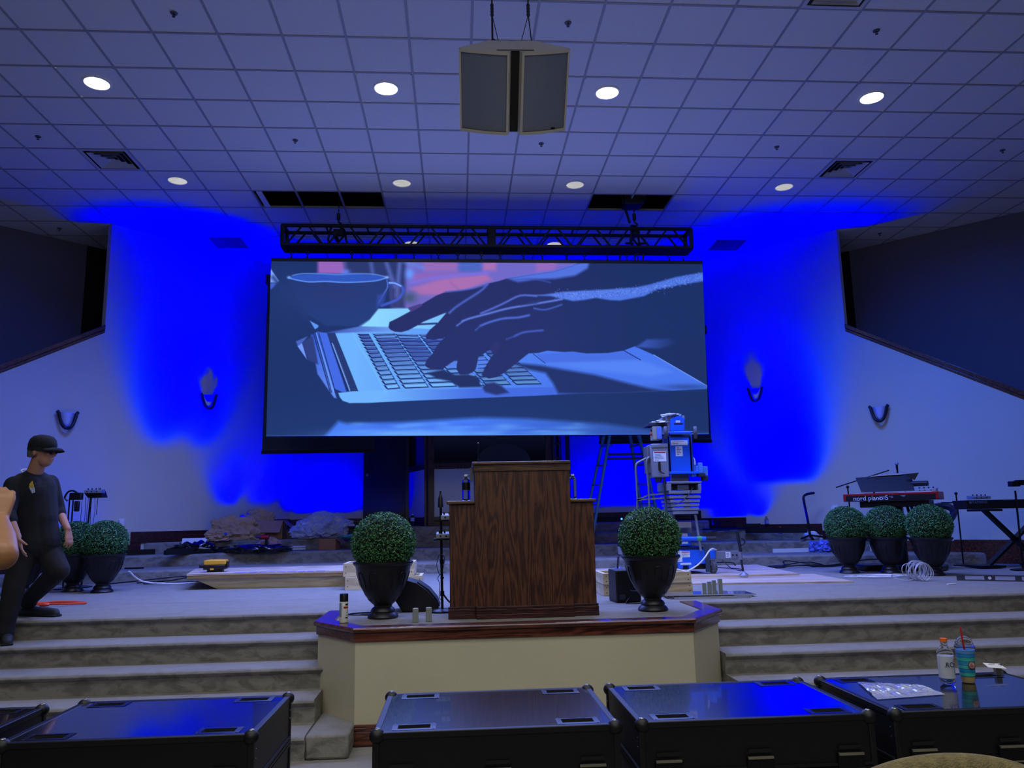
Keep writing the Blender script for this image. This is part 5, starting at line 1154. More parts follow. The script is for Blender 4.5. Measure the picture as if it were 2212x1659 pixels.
tag(MB().tube(bez([ay(1560, 1209, LFY), az(1580, 1228, .835), az(1600, 1233, .835), az(1598, 1229, .835), az(1550, 1226, .835)], 8), .006).build('thin_cord', Mblack), 'thin dark cord looping below the right outrigger of the lift', 'cord')
t = thing('cardboard_label_box', 'pale carton strapped on the lower mast of the lift', 'box', (0, 0, 0)); lp('carton', mat('pale_carton', (150, 150, 165), .8), [(1457, 1127, 1493, 1140, .0, .1)], .002, t)
# ================================================================== RIGHT: KEYBOARDS, STANDS
Mred = mat('keyboard_red', (150, 22, 26), .35)
A = ay(1822, 1084, 10.4); th = R_(-43)
t = thing('stage_keyboard', 'red stage keyboard lettered nord piano 5 seen from behind', 'keyboard', (A.x, 10.4, A.z), th)
NL, ND, NH = 1.16, .34, .10
MB().box(0, NL, 0, ND, 0, NH).build('body', Mred, t, bevel=.006)
MB().box(.035, NL-.03, -.004, .0, .0, NH*.74).build('rear_panel', mat('keyboard_black', (14, 15, 24), .4), t)
MB().box(.1, NL-.1, ND-.16, ND-.01, NH, NH+.008).build('key_bed', Mwhite, t)
Mlet = mat('white_print', (215, 220, 235), .5, emis=None)
text('nord piano 5', .085, (.13, -.0055, NH*.36), FRONT, Mlet, t)
m = MB()
for k, (x, z, w) in enumerate(((.46, .048, .02), (.46, .028, .02), (.49, .048, .045), (.49, .034, .06), (.49, .020, .05), (.58, .05, .05), (.60, .036, .03), (.72, .055, .06), (.74, .047, .03))): m.box(x, x+w, -.0055, -.0042, z, z+.008)
m.box(.455, .478, -.0055, -.0042, .018, .03); m.build('rear_print', mat('faint_print', (120, 130, 160), .6), t)
wK = lambda x, y, z: t.matrix_basis @ Vector((x, y, z))
t2 = thing('keyboard_stand', 'black column keyboard stand under the red keyboard', 'stand', tuple(wK(.62, .17, 0)), th)
hz = A.z-Z5
MB().box(-.42, .42, -.15, .15, -.085, -.004).build('top_cradle', Mblackm, t2, bevel=.006); MB().box(-.07, .07, -.05, .05, -hz+.05, -.08).build('column', Mblackm, t2, bevel=.006); MB().box(-.45, .5, -.20, .20, -hz, -hz+.07).build('base', Mblackm, t2, bevel=.02)
for x in (.15, .2): MB().cyl((x, -.1, -.08), (x+.04, .0, -.42), .018, n=8).build('strut', Mblackm, t2)
t = thing('music_desk', 'wide black open music desk standing on the red keyboard', 'music stand', tuple(ay(1862, 1064, 10.25)), R_(-6))
p0, p1, p2, p3 = ay(1862, 1063.5, 10.25), ay(1976, 1060, 10.0), ay(1968, 1023, 10.18), ay(1849, 1032, 10.42)
MB().extr([p0, p1, p2, p3], (0, .012, .0)).build('desk_plate', mat('desk_black', (6, 6, 8), .6), t, world=True)
q = [ay(1955, 1024, 10.1), ay(1976, 1037, 10.05), ay(1985, 1021, 10.05)]; MB().extr(q, (0, .012, 0)).build('desk_wing', Mblack, t, world=True)
for px in (1888, 1956): MB().cyl(ay(px, 1062, 10.2), ay(px, 1068, 10.2), .012, n=6).build('desk_foot', Mblackm, t, world=True)
MB().bar(ay(1880, 1029, 10.35), ay(1950, 1024, 10.2), .02, .006).build('paper_edge', Mwhite, t, world=True)
t = thing('rolled_gear', 'black round cylinder lying on the keyboard beside the silver mixer', 'gear', (0, 0, 0)); MB().cyl(ay(1970, 1045, 10.1), ay(2004, 1044, 9.95), .035, n=16).build('cylinder', Mblack, t)
p = ay(2003, 1059, 9.85); mixer((p.x, 9.88, A.z+NH+.002), 'silver monitor mixer on the end of the red keyboard', R_(-40), .24, .15, .055)
# microphone stands
def micstand(name, label, base, top, boom=None, mic=None, rb=.13):
    t = thing(name, label, 'microphone stand', base, 0, 'microphone stands')
    b = Vector(base); MB().lathe([(rb, 0), (rb, .012), (rb*.8, .022), (.02, .03)], 28).build('round_base', Mblackm, t)
    MB().cyl(b+Vector((0, 0, .02)), top, .010, n=10).build('pole', Mblackm, t, world=True)
    if boom: MB().cyl(boom[0], boom[1], .008, n=8).build('boom_arm', Mblackm, t, world=True); MB().ball(top, .022, n=10).build('clutch', Mblackm, t, world=True)
    if mic:
        MB().cyl(mic[0], mic[1], .016, .011, 10).build('microphone_body', Mblackm, t, world=True); d = (Vector(mic[0])-Vector(mic[1])).normalized(); MB().ball(Vector(mic[0])+d*.015, .026, n=12).build('microphone_grille', mat('mic_grille', (150, 158, 175), .5, .5), t, world=True)
    return t
ty = 10.75
micstand('boom_microphone_stand', 'boom microphone stand left of the red keyboard with its arm reaching behind the music desk', (ay(1834, 1100, ty).x+.02, ty, Z5), ay(1831, 1052, ty), (ay(1806, 1053, ty), ay(1920, 1016, ty)), (ay(1937, 1004, ty), ay(1939, 1022, ty)))
MB
micstand('microphone_stand', 'black straight stand right of the three topiaries, leaning pole behind the keyboard', (6.91, 10.55, Z5), ay(2065, 1066, 10.5), (ay(2066, 1086, 10.4), ay(2033, 1086, 10.4)))
t = thing('short_boom_stand', 'black hooked tripod stand on the riser left of the right topiaries', 'stand', onx(1750, 1166, 12.2, Z7))
MB().tube(bez([ay(1750, 1158, 12.2), ay(1745, 1125, 12.2), ay(1737, 1085, 12.2), ay(1736, 1074, 12.2), ay(1742, 1068, 12.2), ay(1759, 1065, 12.2)], 8), .02, 8).build('bent_tube', Mblackm, t, world=True)
for q in ((1730, 1164), (1757, 1166), (1786, 1161)): MB().cyl(ay(1750, 1156, 12.2), ay(q[0], q[1], 12.2), .015, n=6).build('tripod_leg', Mblackm, t, world=True)
crumple('white_bag', 'white rounded cap or bag behind the hooked stand', 'bag', onx(1753, 1164, 12.33, Z7), .13, .07, .14, 5, Mwhite, .08, 1.5, 3, False)
crumple('plastic_bag', 'blue and white plastic shopping bag left of the right topiaries', 'plastic bag', onx(1774, 1194, 12.0, Z6), .15, .12, .17, 13, mat('bag_blue', (90, 110, 200), .4, noise=(14, .5)), .25, 2.4, 4)
t = thing('white_board', 'thin white board leaning along the riser foot', 'board', (0, 0, 0)); a = ay(1667, 1189, 12.2); b = ay(1751, 1188, 12.2); MB().box(a.x, b.x, 12.15, 12.17, Z6, Z6+.06).build('board', Mwhite, t)
t = thing('black_channel', 'long black metal channel lying on the right upper riser', 'metal channel', (0, 0, 0)); a = ay(1590, 1138, 13.3); b = ay(1653, 1138, 13.0); MB().bar((a.x, 13.3, Z8+.05), (b.x, 13.2, Z8+.05), .06, .09).build('channel', Mblackm, t)
bb_ = onx(1657, 1140, 13.10, Z8); bottle('sports_drink_bottle', 'sports drink bottle with red cap and white letter G on the upper right riser', bb_, .21, .034, mat('red_cap', (190, 50, 40), .5), mat('blue_label', (90, 110, 190), .5), group='sports drink bottles on the risers')
tb_ = [o for o in COL.objects if o.get('label', '').startswith('sports drink bottle with red')][0]; text('G', .055, (-.016, -.0365, .115), FRONT, Mlet, tb_, 'letter_mark')
bottle('sports_drink_bottle', 'sports drink bottle with red cap on the riser below the G bottle', onx(1687, 1164, 12.5, Z7), .22, .034, mat('red_cap', (190, 50, 40), .5), mat('pale_label', (150, 165, 215), .5), group='sports drink bottles on the risers')
bottle('water_bottle', 'water bottle standing on the riser beneath the black keyboard', (7.62, 11.15, Z6), .22, .034, Mcapw, mat('pale_label', (150, 165, 215), .5))
bottle('water_bottle', 'water bottle on the back riser just right of the left bay topiary', onx(891, 1134, 13.15, 1.452), .20, .034, Mcapw, mat('pale_label', (150, 165, 215), .5))
m = MB(); r = random.Random(9)
for k in range(3): m.tube(bez([(ay(1518, 1142, 13.0).x+j*.18, 12.98+r.uniform(-.08, .08), Z8+.02) for j in range(7)], 6), .016)
tag(m.build('thick_black_cable', Mblack), 'thick black cables lying on the riser right of the lift', 'cable')
# floor cables in front of and behind the right topiaries
m = MB(); r = random.Random(5)
for k in range(6):
    x0 = 3.4+k*.34; m.tube(bez([(x0+.35*a+r.uniform(-.15, .15), 11.12+r.uniform(-.22, .18), .80+r.choice((0, .02, .07))) for a in range(5)], 7), .009)
tag(m.build('black_cables', Mblack), 'tangle of black cables along the riser foot behind the right topiaries', 'cable')['kind'] = 'stuff'
m = MB(); r = random.Random(6); pts = []
for k in range(26): a = k*1.1; rr = .16+.05*r.random(); pts.append((4.86+k*.012+rr*math.cos(a)*1.5-.15, 9.06+rr*math.sin(a)*.8, .80+.012*r.random()))
m.tube(bez(pts, 5), .005); tag(m.build('white_cable', Mwhite), 'flat tangle of white cable in front of the left of the three topiaries', 'cable')
m = MB(); pts = []; r = random.Random(8)
for k in range(12*12):
    a = 2*PI*k/12; q = k/12; j = MN.noise(Vector((q*1.7, 2, 0))); g = .085+.03*MN.noise(Vector((q*2.3, 7, 1)))
    pts.append((5.00+g*math.cos(a)*1.25+.05*j+.006*q, 8.47+.10*math.sin(q*1.3)+.04*j+.03*math.cos(a), .80+max(.0, (g+.004)*(1+math.sin(a)))))
m.tube(bez(pts, 2), .0045, 5); m.tube(bez([(4.98, 8.5, .81), (4.85, 8.42, .80), (4.75, 8.5, .83), (4.72, 8.45, .87), (4.82, 8.42, .86), (4.9, 8.45, .80)]), .0045)
tag(m.build('white_cable_coil', mat('cable_white', (190, 190, 195), .5)), 'coiled bundle of white cable in front of the middle topiary', 'cable')
t = thing('spirit_level', 'long grey spirit level with vials on the stage at far right', 'level', (0, 0, 0))
a = az(2067, 1254, .79); b = Vector((6.55, 7.62, .79)); d = (b-a).normalized(); M_ = Matrix.Rotation(math.atan2(d.y, d.x), 3, 'Z'); L = (b-a).length
t.matrix_basis = Matrix.Translation(a) @ M_.to_4x4()
Mlev = mat('level_grey', (62, 66, 82), .5, .3); MB().box(0, L, 0, .022, 0, .012).build('bottom_flange', Mlev, t); MB().box(0, L, 0, .022, .052, .064).build('top_flange', Mlev, t)
m = MB()
for x0, x1 in ((0, .08), (.26, .36), (.54, .60), (.80, .92), (1.15, 1.2)): m.box(x0, x1, .004, .018, .012, .052)
m.build('web', Mlev, t)
for x in (.31, .86): MB().cyl((x, -.002, .032), (x, .022, .032), .016, n=14).build('vial', Mwhite, t)
p = az(2055, 1262, .795); tag(MB().cyl((p.x-.06, p.y-.03, .797), (p.x+.06, p.y+.02, .797), .008, n=8).build('pen', Mwhite), 'small pen lying on the stage near the spirit level', 'pen')
t = thing('stage_keyboard', 'black stage keyboard lettered YAMAHA on a crossed stand at right edge', 'keyboard', tuple(ay(2087, 1100, 9.9)), R_(-4))
MB().extr([(0, 0, .115), (.03, 0, 0), (1.35, 0, 0), (1.38, 0, .115)], (0, .32, 0)).build('body', Mblack, t, bevel=.006)
text('YAMAHA', .05, (.085, -.001, .085), FRONT, mat('faint_print2', (95, 100, 120), .6), t); MB().cyl((.065, -.001, .085), (.065, .002, .085), .016, n=16).build('logo_disc', MATS['faint_print2'], t)
p = ay(2127, 1077, 9.95); mixer((p.x, 10.0, ay(2087, 1079, 9.9).z+.005), 'silver monitor mixer on the black keyboard at the right edge', R_(-4), .24, .15, .05)
t = thing('crossed_keyboard_stand', 'black crossed keyboard stand under the black keyboard', 'stand', (0, 0, 0))
K0 = ay(2110, 1103, 10.0); K0.z = ay(2087, 1100, 9.9).z; K1 = az(2143, 1229, .80); K2 = Vector((K0.x+1.05, 10.0, K0.z)); K3 = Vector((K1.x+1.0, 10.0, .80)); K1 = Vector((K1.x-.0, 10.0, .80))
for y in (-.0, .05): MB().bar(Vector((K0.x+.12, 10.0+y, K0.z-.02)), Vector((K3.x-.1, 10.0+y, .80)), .03, .05, (0, 1, 0)).build('leg_beam', Mblackm, t); MB().bar(Vector((K2.x-.1, 10.0+y, K0.z-.02)), Vector((K1.x+.12, 10.0+y, .80)), .03, .05, (0, 1, 0)).build('leg_beam', Mblackm, t)
for c, w in (((K0.x+.14, 10.05, K0.z-.017), .26), ((K2.x-.1, 10.05, K0.z-.015), .26), ((K1.x+.12, 10.05, .815), .34), ((K3.x-.1, 10.05, .815), .34)): MB().cbox(c, w, .35, .03).build('cross_foot', Mblackm, t, bevel=.006)
t = thing('round_chair', 'black chair with curved ring backrest behind the right topiary', 'chair', (6.46, 10.62, Z5))
P = bez([ay(2006, 1096, 10.7), ay(2030, 1092.5, 10.7), ay(2052, 1096, 10.65), ay(2060, 1107, 10.6), ay(2053, 1122, 10.5), ay(2040, 1132, 10.45)], 8)
MB().tube(P, [.03+.02*math.sin(PI*k/(len(P)-1)) for k in range(len(P))], 8).build('backrest', mat('chair_vinyl', (26, 28, 50), .35), t, world=True)
MB().lathe([(.20, .42), (.22, .45), (.22, .49), (.19, .51), (.0001, .51)], 24).build('seat', MATS['chair_vinyl'], t); MB().cyl((0, 0, .02), (0, 0, .42), .03).build('column', Msteel, t); MB().lathe([(.2, 0), (.2, .02), (.03, .04)], 24).build('foot_disc', Msteel, t)
t = thing('camera_on_stand', 'black clip-on device on a thin stand cut by the right edge', 'stand', (0, 0, 0)); MB().cyl(ay(2193, 1060, 9.7), ay(2210, 1228, 9.75), .012, n=8).build('pole', Mblackm, t)
m = MB(); prect(m, 2186, 1039, 2204, 1051, 9.65, .08); prect(m, 2200, 1036, 2235, 1048, 9.65, .08); m.build('device', Mblack, t, bevel=.008)
p = az(2210, 1232, .79); MB().lathe([(.14, 0), (.14, .015), (.02, .03)], 24, (p.x, p.y, .79)).build('round_base', Mblackm, t)
t = thing('low_black_case', 'low black pedal case under the red keyboard, behind the topiaries', 'case', (0, 0, 0)); MB().box(4.45+.75, 5.55, 9.95, 10.3, .79, .87).build('case_body', Mblack, t, bevel=.015)
# stage left: two little stands with mixer and clamp behind the left topiaries
p = ay(200, 1070, 10.6); t = thing('mixer_stand', 'thin black stand carrying a silver mixer above the left topiaries', 'stand', (p.x-.06, 10.6, Z5))
MB().cyl((0, 0, .02), (.04, 0, p.z-Z5-.0), .012, n=10).build('pole', Mblackm, t); MB().lathe([(.13, 0), (.13, .012), (.02, .03)], 28).build('round_base', Mblackm, t)
a_, b_ = ay(180, 1069, 10.6), ay(222, 1059, 10.6); MB().extr([(a_.x+.01-t.location.x, 0, a_.z+.02-Z5), (a_.x+.06-t.location.x, 0, a_.z-.04-Z5), (b_.x-t.location.x, 0, a_.z-.035-Z5), (b_.x-.03-t.location.x, 0, a_.z+.05-Z5)], (0, .16, 0)).build('tray', Mblack, t)
MB().cyl((b_.x-.05-t.location.x, .0, p.z-Z5+.1), (b_.x-.06-t.location.x, 0, p.z-Z5-.25), .004, n=6).build('antenna', Mblack, t)
for k in range(5): x = -.09+k*.04; MB().tube([(x, .05, p.z-Z5-.02), (x+.012*math.sin(k*2), .05, p.z-Z5-.2), (x+.02*math.sin(k*3), .05, p.z-Z5-.45)], .003, 5).build('hanging_lead', Mblack, t)
mixer((a_.x+.12, 10.58, a_.z+.02), 'silver monitor mixer on the thin stand above the left topiaries', 0, .22, .12, .055)
p = ay(155, 1075, 10.4); t = thing('clamp_stand', 'pair of black poles with a clamped device beside the walking man', 'stand', (p.x, 10.4, Z5))
for x, q in ((-.025, 1.0), (.02, 1.0)): MB().cyl((x, 0, .02), (x, 0, p.z-Z5), .010, n=8).build('pole', Mblackm, t)
MB().lathe([(.13, 0), (.13, .012), (.02, .03)], 28).build('round_base', Mblackm, t)
m = MB(); prect(m, 148, 1064, 176, 1080, 10.35, .07); prect(m, 158, 1082, 170, 1105, 10.33, .05); m.build('device', Mblack, t, world=True, bevel=.012)
MB().tube(bez([ay(146, 1082, 10.35), ay(140, 1075, 10.35), ay(147, 1063, 10.35), ay(158, 1060, 10.35), ay(168, 1066, 10.35)]), .012).build('cable_hoop', Mblack, t, world=True)
# ================================================================== FLIGHT CASES IN THE FOREGROUND
Mlam = mat('case_laminate', (16, 15, 20), .2, spec=.6, coat=.6, noise=(3, .25)); Mext = mat('case_extrusion', (12, 12, 16), .5); Mball = mat('case_corner', (150, 150, 140), .3, .9); Mlatch = mat('latch_edge', (170, 165, 140), .35, .8)
def flightcase(x0, x1, y0, y1, label, z1=.76, rz=0):
    global FC
    w, d, h = .935, .68, z1
    cx, cy = (x0+x1)/2, (y0+y1)/2
    if 'FC' in globals(): return dup(FC, (cx, cy, 0), rz, label)
    t = thing('flight_case', label, 'flight case', (cx, cy, 0), rz, 'black flight cases lined up in front of the steps')
    X, Y = w/2, d/2; e = .012
    # lid top with four stacking recesses
    rc = [(sx*(X-.15), sy*(Y-.075)) for sx in (-1, 1) for sy in (-1, 1)]; rw_, rd = .062, .028
    xs = sorted({-X+e, X-e, *[c[0]+k*rw_ for c in rc for k in (-1, 1)]}); ys = sorted({-Y+e, Y-e, *[c[1]+k*rd for c in rc for k in (-1, 1)]})
    m = MB()
    for i in range(len(xs)-1):
        for j in range(len(ys)-1):
            mx, my = (xs[i]+xs[i+1])/2, (ys[j]+ys[j+1])/2
            if any(abs(mx-c[0]) < rw_ and abs(my-c[1]) < rd for c in rc): continue
            m.quad((xs[i], ys[j], h), (xs[i+1], ys[j], h), (xs[i+1], ys[j+1], h), (xs[i], ys[j+1], h))
    m.build('lid_top', Mlam, t)
    for a, b in rc:
        m = MB(); q = [(-1, -1), (1, -1), (1, 1), (-1, 1)]
        vs = [(a+u*rw_, b+v*rd, h) for u, v in q]+[(a+u*(rw_-.012), b+v*(rd-.008), h-.035) for u, v in q]
        m.add(vs, [(k, (k+1) % 4, 4+(k+1) % 4, 4+k) for k in range(4)]+[(4, 5, 6, 7)]); ds_ = m.build('recess_dish', Mdark, t)
        m = MB(); o, i_ = 1.35, 1.0
        vs = [(a+u*rw_*o, b+v*rd*1.6, h+.0015) for u, v in q]+[(a+u*rw_, b+v*rd, h+.0025) for u, v in q]; m.add(vs, [(k, (k+1) % 4, 4+(k+1) % 4, 4+k) for k in range(4)]); m.build('dish_flange', mat('flange_black', (12, 12, 18), .35), ds_)
        m = MB()
        for u, v in q: m.ball((a+u*rw_*1.2, b+v*rd*1.35, h+.002), .0035, .0035, .002, 6)
        m.build('rivet_set', Mball, ds_)
    m = MB()
    for s in (-1, 1):                     # edge extrusions
        m.cbox((0, s*(Y-.012), h-.010), w-.04, .026, .024); m.cbox((s*(X-.012), 0, h-.010), .026, d-.04, .024)
        for s2_ in (-1, 1): m.cbox((s*(X-.010), s2_*(Y-.010), h/2+.04), .024, .024, h-.12)
    m.build('edge_extrusion', Mext, t, bevel=.003)
    lid = .195
    m = MB()
    for z0, z1_ in ((.09, h-lid-.003), (h-lid+.003, h-.004)): m.box(-X+.004, X-.004, -Y+.004, Y-.004, z0, z1_) if z0 < .1 else None
    m.box(-X+.004, X-.004, -Y+.004, -Y+.012, h-lid+.003, h-.004); m.box(-X+.004, X-.004, Y-.012, Y-.004, h-lid+.003, h-.004); m.box(-X+.004, -X+.012, -Y+.012, Y-.012, h-lid+.003, h-.004); m.box(X-.012, X-.004, -Y+.012, Y-.012, h-lid+.003, h-.004)
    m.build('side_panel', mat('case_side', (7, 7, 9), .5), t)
    m = MB()
    for s in (-1, 1):
        for dz in (-.016, .0, .016): m.cbox((0, s*(Y), h-lid+dz), w-.02, .008, .010); m.cbox((s*(X), 0, h-lid+dz), .008, d-.02, .010)
    m.build('closure_strip', Mext, t)
    for sx in (-1, 1):
        for sy in (-1, 1):
            m = MB().ball((sx*(X-.014), sy*(Y-.014), h-.012), .030, .030, .028, 16); c = m.build('ball_corner', Mext, t)
            MB().ball((sx*(X-.014), sy*(Y-.014), h+.006), .015, .015, .012, 12).build('worn_cap', Mball, c)
            for k in range(4): MB().ball((sx*(X+.001), sy*(Y-.03), h-.06-.035*k), .003, n=6).build('rivet', Mball, t) if k < 2 else None
    for sy in (-1, 1):
        for x in (-.36, 0, .36):
            c = MB().cbox((x, sy*(Y+.004), h-lid), .105, .012, .12).build('latch', Mblackm, t, bevel=.004)
            for dz, tt in ((.055, .008), (0, .004), (-.05, .007)): MB().cbox((x, sy*(Y+.012), h-lid+dz), .10, .008, tt).build('latch_lip', Mlatch, c)
            m = MB()
            for q in (-.035, 0, .035): m.ball((x+q, sy*(Y+.011), h-lid+.03), .004, n=6)
            m.cbox((x, sy*(Y+.004), h-lid+.078), .09, .004, .012); m.build('rivet_plate', mat('latch_plate', (46, 46, 46), .4, .6), c)
    for sx in (-1, 1):
        for sy in (-1, 1): MB().cyl((sx*(X-.12)-.02, sy*(Y-.12), .045), (sx*(X-.12)+.02, sy*(Y-.12), .045), .045, n=16).build('caster', Mtyre, t)
    FC = t; return t
flightcase(-1.71, -.775, 3.20, 3.89, 'flight case in the left half, its right side facing the steps')
flightcase(-.33, .617, 3.148, 3.826, 'middle flight case with scuffed dark lid in front of the pulpit')
flightcase(.69, 1.625, 3.165, 3.825, 'flight case right of the middle one with vivid blue reflection')
flightcase(1.708, 2.65, 3.17, 3.835, 'rightmost flight case carrying the drink bottle, cup and plastic bag')
flightcase(-2.77, -1.835, 3.14, 3.82, 'far left flight case mostly outside the picture')
p = az(2048, 1477, .762)
t = bottle('sports_drink_bottle', 'empty sports drink bottle with orange cap on the right flight case', tuple(p), .20, .034, mat('orange_cap', (235, 110, 30), .45), mat('frosted_label', (200, 206, 218), .4, alpha=.85), False, None, .14, .62, .70)
t['group'] = 'sports drink bottles on the risers'; del t['group']
text('.RO', .030, (-.030, -.0352, .088), FRONT, mat('label_navy', (60, 66, 100), .5), t, 'label_word')
m = MB()
for k in range(9): patch(m, .0352, R_(-62), R_(-62+14+9*((k*5) % 3)), .045+k*.008, .0475+k*.008, 3)
m.build('label_print', MATS['label_navy'], t)
p = az(2092, 1474, .762); t = thing('iced_drink_cup', 'clear domed plastic cup with blue striped sleeve and red straw', 'cup', tuple(p), 0)
MB().lathe([(.027, 0), (.028, .003), (.040, .150), (.043, .152), (.043, .158), (.0395, .158)], 32).build('cup_wall', Mpet, t)
MB().lathe([(.043, .157), (.043, .163), (.040, .166), (.038, .175), (.030, .193), (.015, .205), (.006, .207)], 32).build('dome_lid', Mpet, t)
MB().lathe([(.026, .002), (.0300, .034), (.0001, .034)], 24).build('drink', mat('iced_coffee', (205, 180, 120), .3), t)
def cr(z): return .0285+.012*(z/.15)
cols = [(60, 190, 180), (30, 140, 190), (70, 190, 180), (50, 150, 200), (60, 185, 175), (40, 140, 205), (90, 150, 215)]
z = .030
for k, c in enumerate(cols):
    h = .0165; MB().lathe([(cr(z)+.0004, z+.0015), (cr(z+h)+.0004, z+h)], 32).build('sleeve_stripe', mat('stripe_%d%d' % (k % 2, k // 2), c, .5), t)
    MB().lathe([(cr(z)+.0005, z), (cr(z+.0015)+.0005, z+.0015)], 32).build('stripe_line', mat('stripe_dark', (20, 50, 80), .5), t); z += h
Mq = Matrix.Rotation(PI/2, 3, 'X') @ Matrix.Rotation(0, 3, 'Z')
MB().lathe([(.0001, .0), (.017, .0)], 28, (.0, -.0395, .082), M=Matrix.Rotation(PI/2-.06, 3, 'X')).build('badge_ring', mat('badge_red', (190, 50, 60), .5), t, fix=False)
MB().lathe([(.0001, .0), (.0135, .0)], 28, (.0, -.0402, .082), M=Matrix.Rotation(PI/2-.06, 3, 'X')).build('badge_disc', mat('badge_white', (210, 210, 205), .5), t, fix=False)
m = MB()
for k, (w, dz) in enumerate(((.010, .006), (.019, .001), (.016, -.004), (.008, -.008))): m.box(-w/2, w/2, -.0412, -.0408, .081+dz, .083+dz)
m.build('badge_print', MATS['badge_red'], t)
MB().cyl((.008, 0, .03), (-.010, 0, .245), .0038, n=10).build('straw', mat('straw_red', (200, 30, 30), .4), t)
# flat plastic bag, note card, tape
bm = bmesh.new(); NX, NY = 46, 20; c4 = [az(1852, 1473, .765), az(1985, 1478, .765), az(2042, 1499, .765), az(1895, 1510, .765)]; c4b = c4
vs = [[None]*NX for _ in range(NY)]
for j in range(NY):
    for i in range(NX):
        u, v = i/(NX-1), j/(NY-1); p = (c4[0]*(1-u)+c4[1]*u)*(1-v)+(c4[3]*(1-u)+c4[2]*u)*v
        n = MN.noise(Vector((u*7, v*4, 3)))*.010+abs(MN.noise(Vector((u*16, v*9, 1))))*.010; vs[j][i] = bm.verts.new((p.x+.004*MN.noise(Vector((u*9, 5, 0))), p.y, .7635+max(0, n+.002)*math.sin(PI*min(1, max(.08, v)))))
for j in range(NY-1):
    for i in range(NX-1): bm.faces.new((vs[j][i], vs[j+1][i], vs[j+1][i+1], vs[j][i+1]))
me = bpy.data.meshes.new('plastic_bag'); bm.to_mesh(me); bm.free(); o = bpy.data.objects.new('plastic_bag', me); COL.objects.link(o); me.materials.append(mat('clear_bag', (210, 215, 235), .12, alpha=.72, coat=1)); tag(o, 'flat crinkled clear plastic bag on the right flight case', 'plastic bag')
p = az(2155, 1446, .79); t = thing('note_card', 'white card with the letters J T at the back of the right flight case', 'card', tuple(az(2135, 1442, .80)), R_(-10))
MB().extr([(0, 0, 0), (.082, 0, -.006), (.076, .05, .008), (-.002, .05, .012)], (0, 0, .0012)).build('card', Mwhite, t)
FL = Matrix.Rotation(R_(-6), 3, 'X') @ Matrix.Rotation(R_(180), 3, 'Z') @ Matrix.Rotation(R_(12), 3, 'X')
text('J', .028, (.028, .028, .0105), Matrix.Rotation(R_(8), 3, 'X') @ Matrix.Rotation(PI/2, 3, 'Z'), mat('ink', (20, 22, 60), .5), t, 'letter_j'); text('T', .028, (.058, .018, .0085), Matrix.Rotation(R_(8), 3, 'X'), MATS['ink'], t, 'letter_t')
MB().box(.035, .06, .005, .03, -.036, -.005).build('clip', Mball, t)
tag(MB().tube(bez([az(1832, 1451, .20), az(1850, 1449, .21), az(1880, 1454, .19), az(1920, 1458, .18), az(1950, 1456, .18), az(1935, 1448, .22), az(1925, 1442, .26), az(1940, 1444, .24), az(1952, 1452, .2)], 8), .004).build('plastic_strip', Mpet), 'clear plastic strip on the lowest step behind the right flight case', 'plastic strip')
# padded chair back at the bottom right corner
t = thing('padded_chair', 'tan fabric chair back arching into the bottom right corner', 'chair', (1.10, 1.42, 0), R_(-3))
Mfab = mat('tan_fabric', (128, 116, 78), .9, noise=(60, .25), bump=(300, .5)); Mfabd = mat('dark_fabric', (40, 34, 24), .95, noise=(90, .3))
CX = ay(2062, 1630, 1.45); zt_ = CX.z; t.matrix_basis = Matrix.Translation((CX.x, 1.45, 0)) @ Matrix.Rotation(R_(-3), 4, 'Z')
def arch(w, z0, z1, n=28): return [(w*math.cos(PI*k/n), z0+(z1-z0)*math.sin(PI*k/n)**.62) for k in range(n+1)]
P = arch(.245, zt_-.20, zt_-.005); P = [(.235, zt_-.50)]+P+[(-.235, zt_-.50)]
MB().extr([(x, 0, z) for x, z in P], (0, .05, 0)).build('back_shell', Mfab, t, bevel=.02)
P2 = arch(.215, zt_-.20, zt_-.028); P2 = [(.205, zt_-.47)]+P2+[(-.205, zt_-.47)]
MB().extr([(x, -.012, z) for x, z in P2], (0, .014, 0)).build('back_panel', Mfabd, t, bevel=.006)
MB().box(-.23, .23, .04, .50, .40, .48).build('seat', Mfab, t, bevel=.03)
for x in (-.21, .21):
    MB().cyl((x, .46, 0), (x, .46, .42), .013).build('front_leg', Mblackm, t); MB().cyl((x, -.02, 0), (x, .02, zt_-.48), .013).build('back_leg', Mblackm, t)
# ================================================================== PEOPLE
Mskin = mat('skin', (176, 128, 108), .55, noise=(30, .06)); Mskin2 = mat('skin_warm', (160, 112, 72), .5, noise=(30, .06))
def blob(name, prims, voxel, m, parent, smooth_it=6):
    """one continuous skin grown over tapered limbs ('c', p, q, r1, r2) and ellipsoids ('e', centre, (rx,ry,rz), rotation)"""
    mb = MB()
    for p in prims:
        if p[0] == 'c':
            a, b = Vector(p[1]), Vector(p[2]); n = 14; mb.cyl(a, b, p[3], p[4], n); mb.ball(a, p[3], n=n); mb.ball(b, p[4], n=n)
        else: mb.ball(p[1], *p[2], n=20, M=(p[3] if len(p) > 3 else None))
    o = mb.build(name, m, parent, world=True, fix=True)
    rm = o.modifiers.new('skin_over', 'REMESH'); rm.mode = 'VOXEL'; rm.voxel_size = voxel; rm.use_smooth_shade = True
    sm = o.modifiers.new('soften', 'SMOOTH'); sm.factor = .5; sm.iterations = smooth_it
    return o
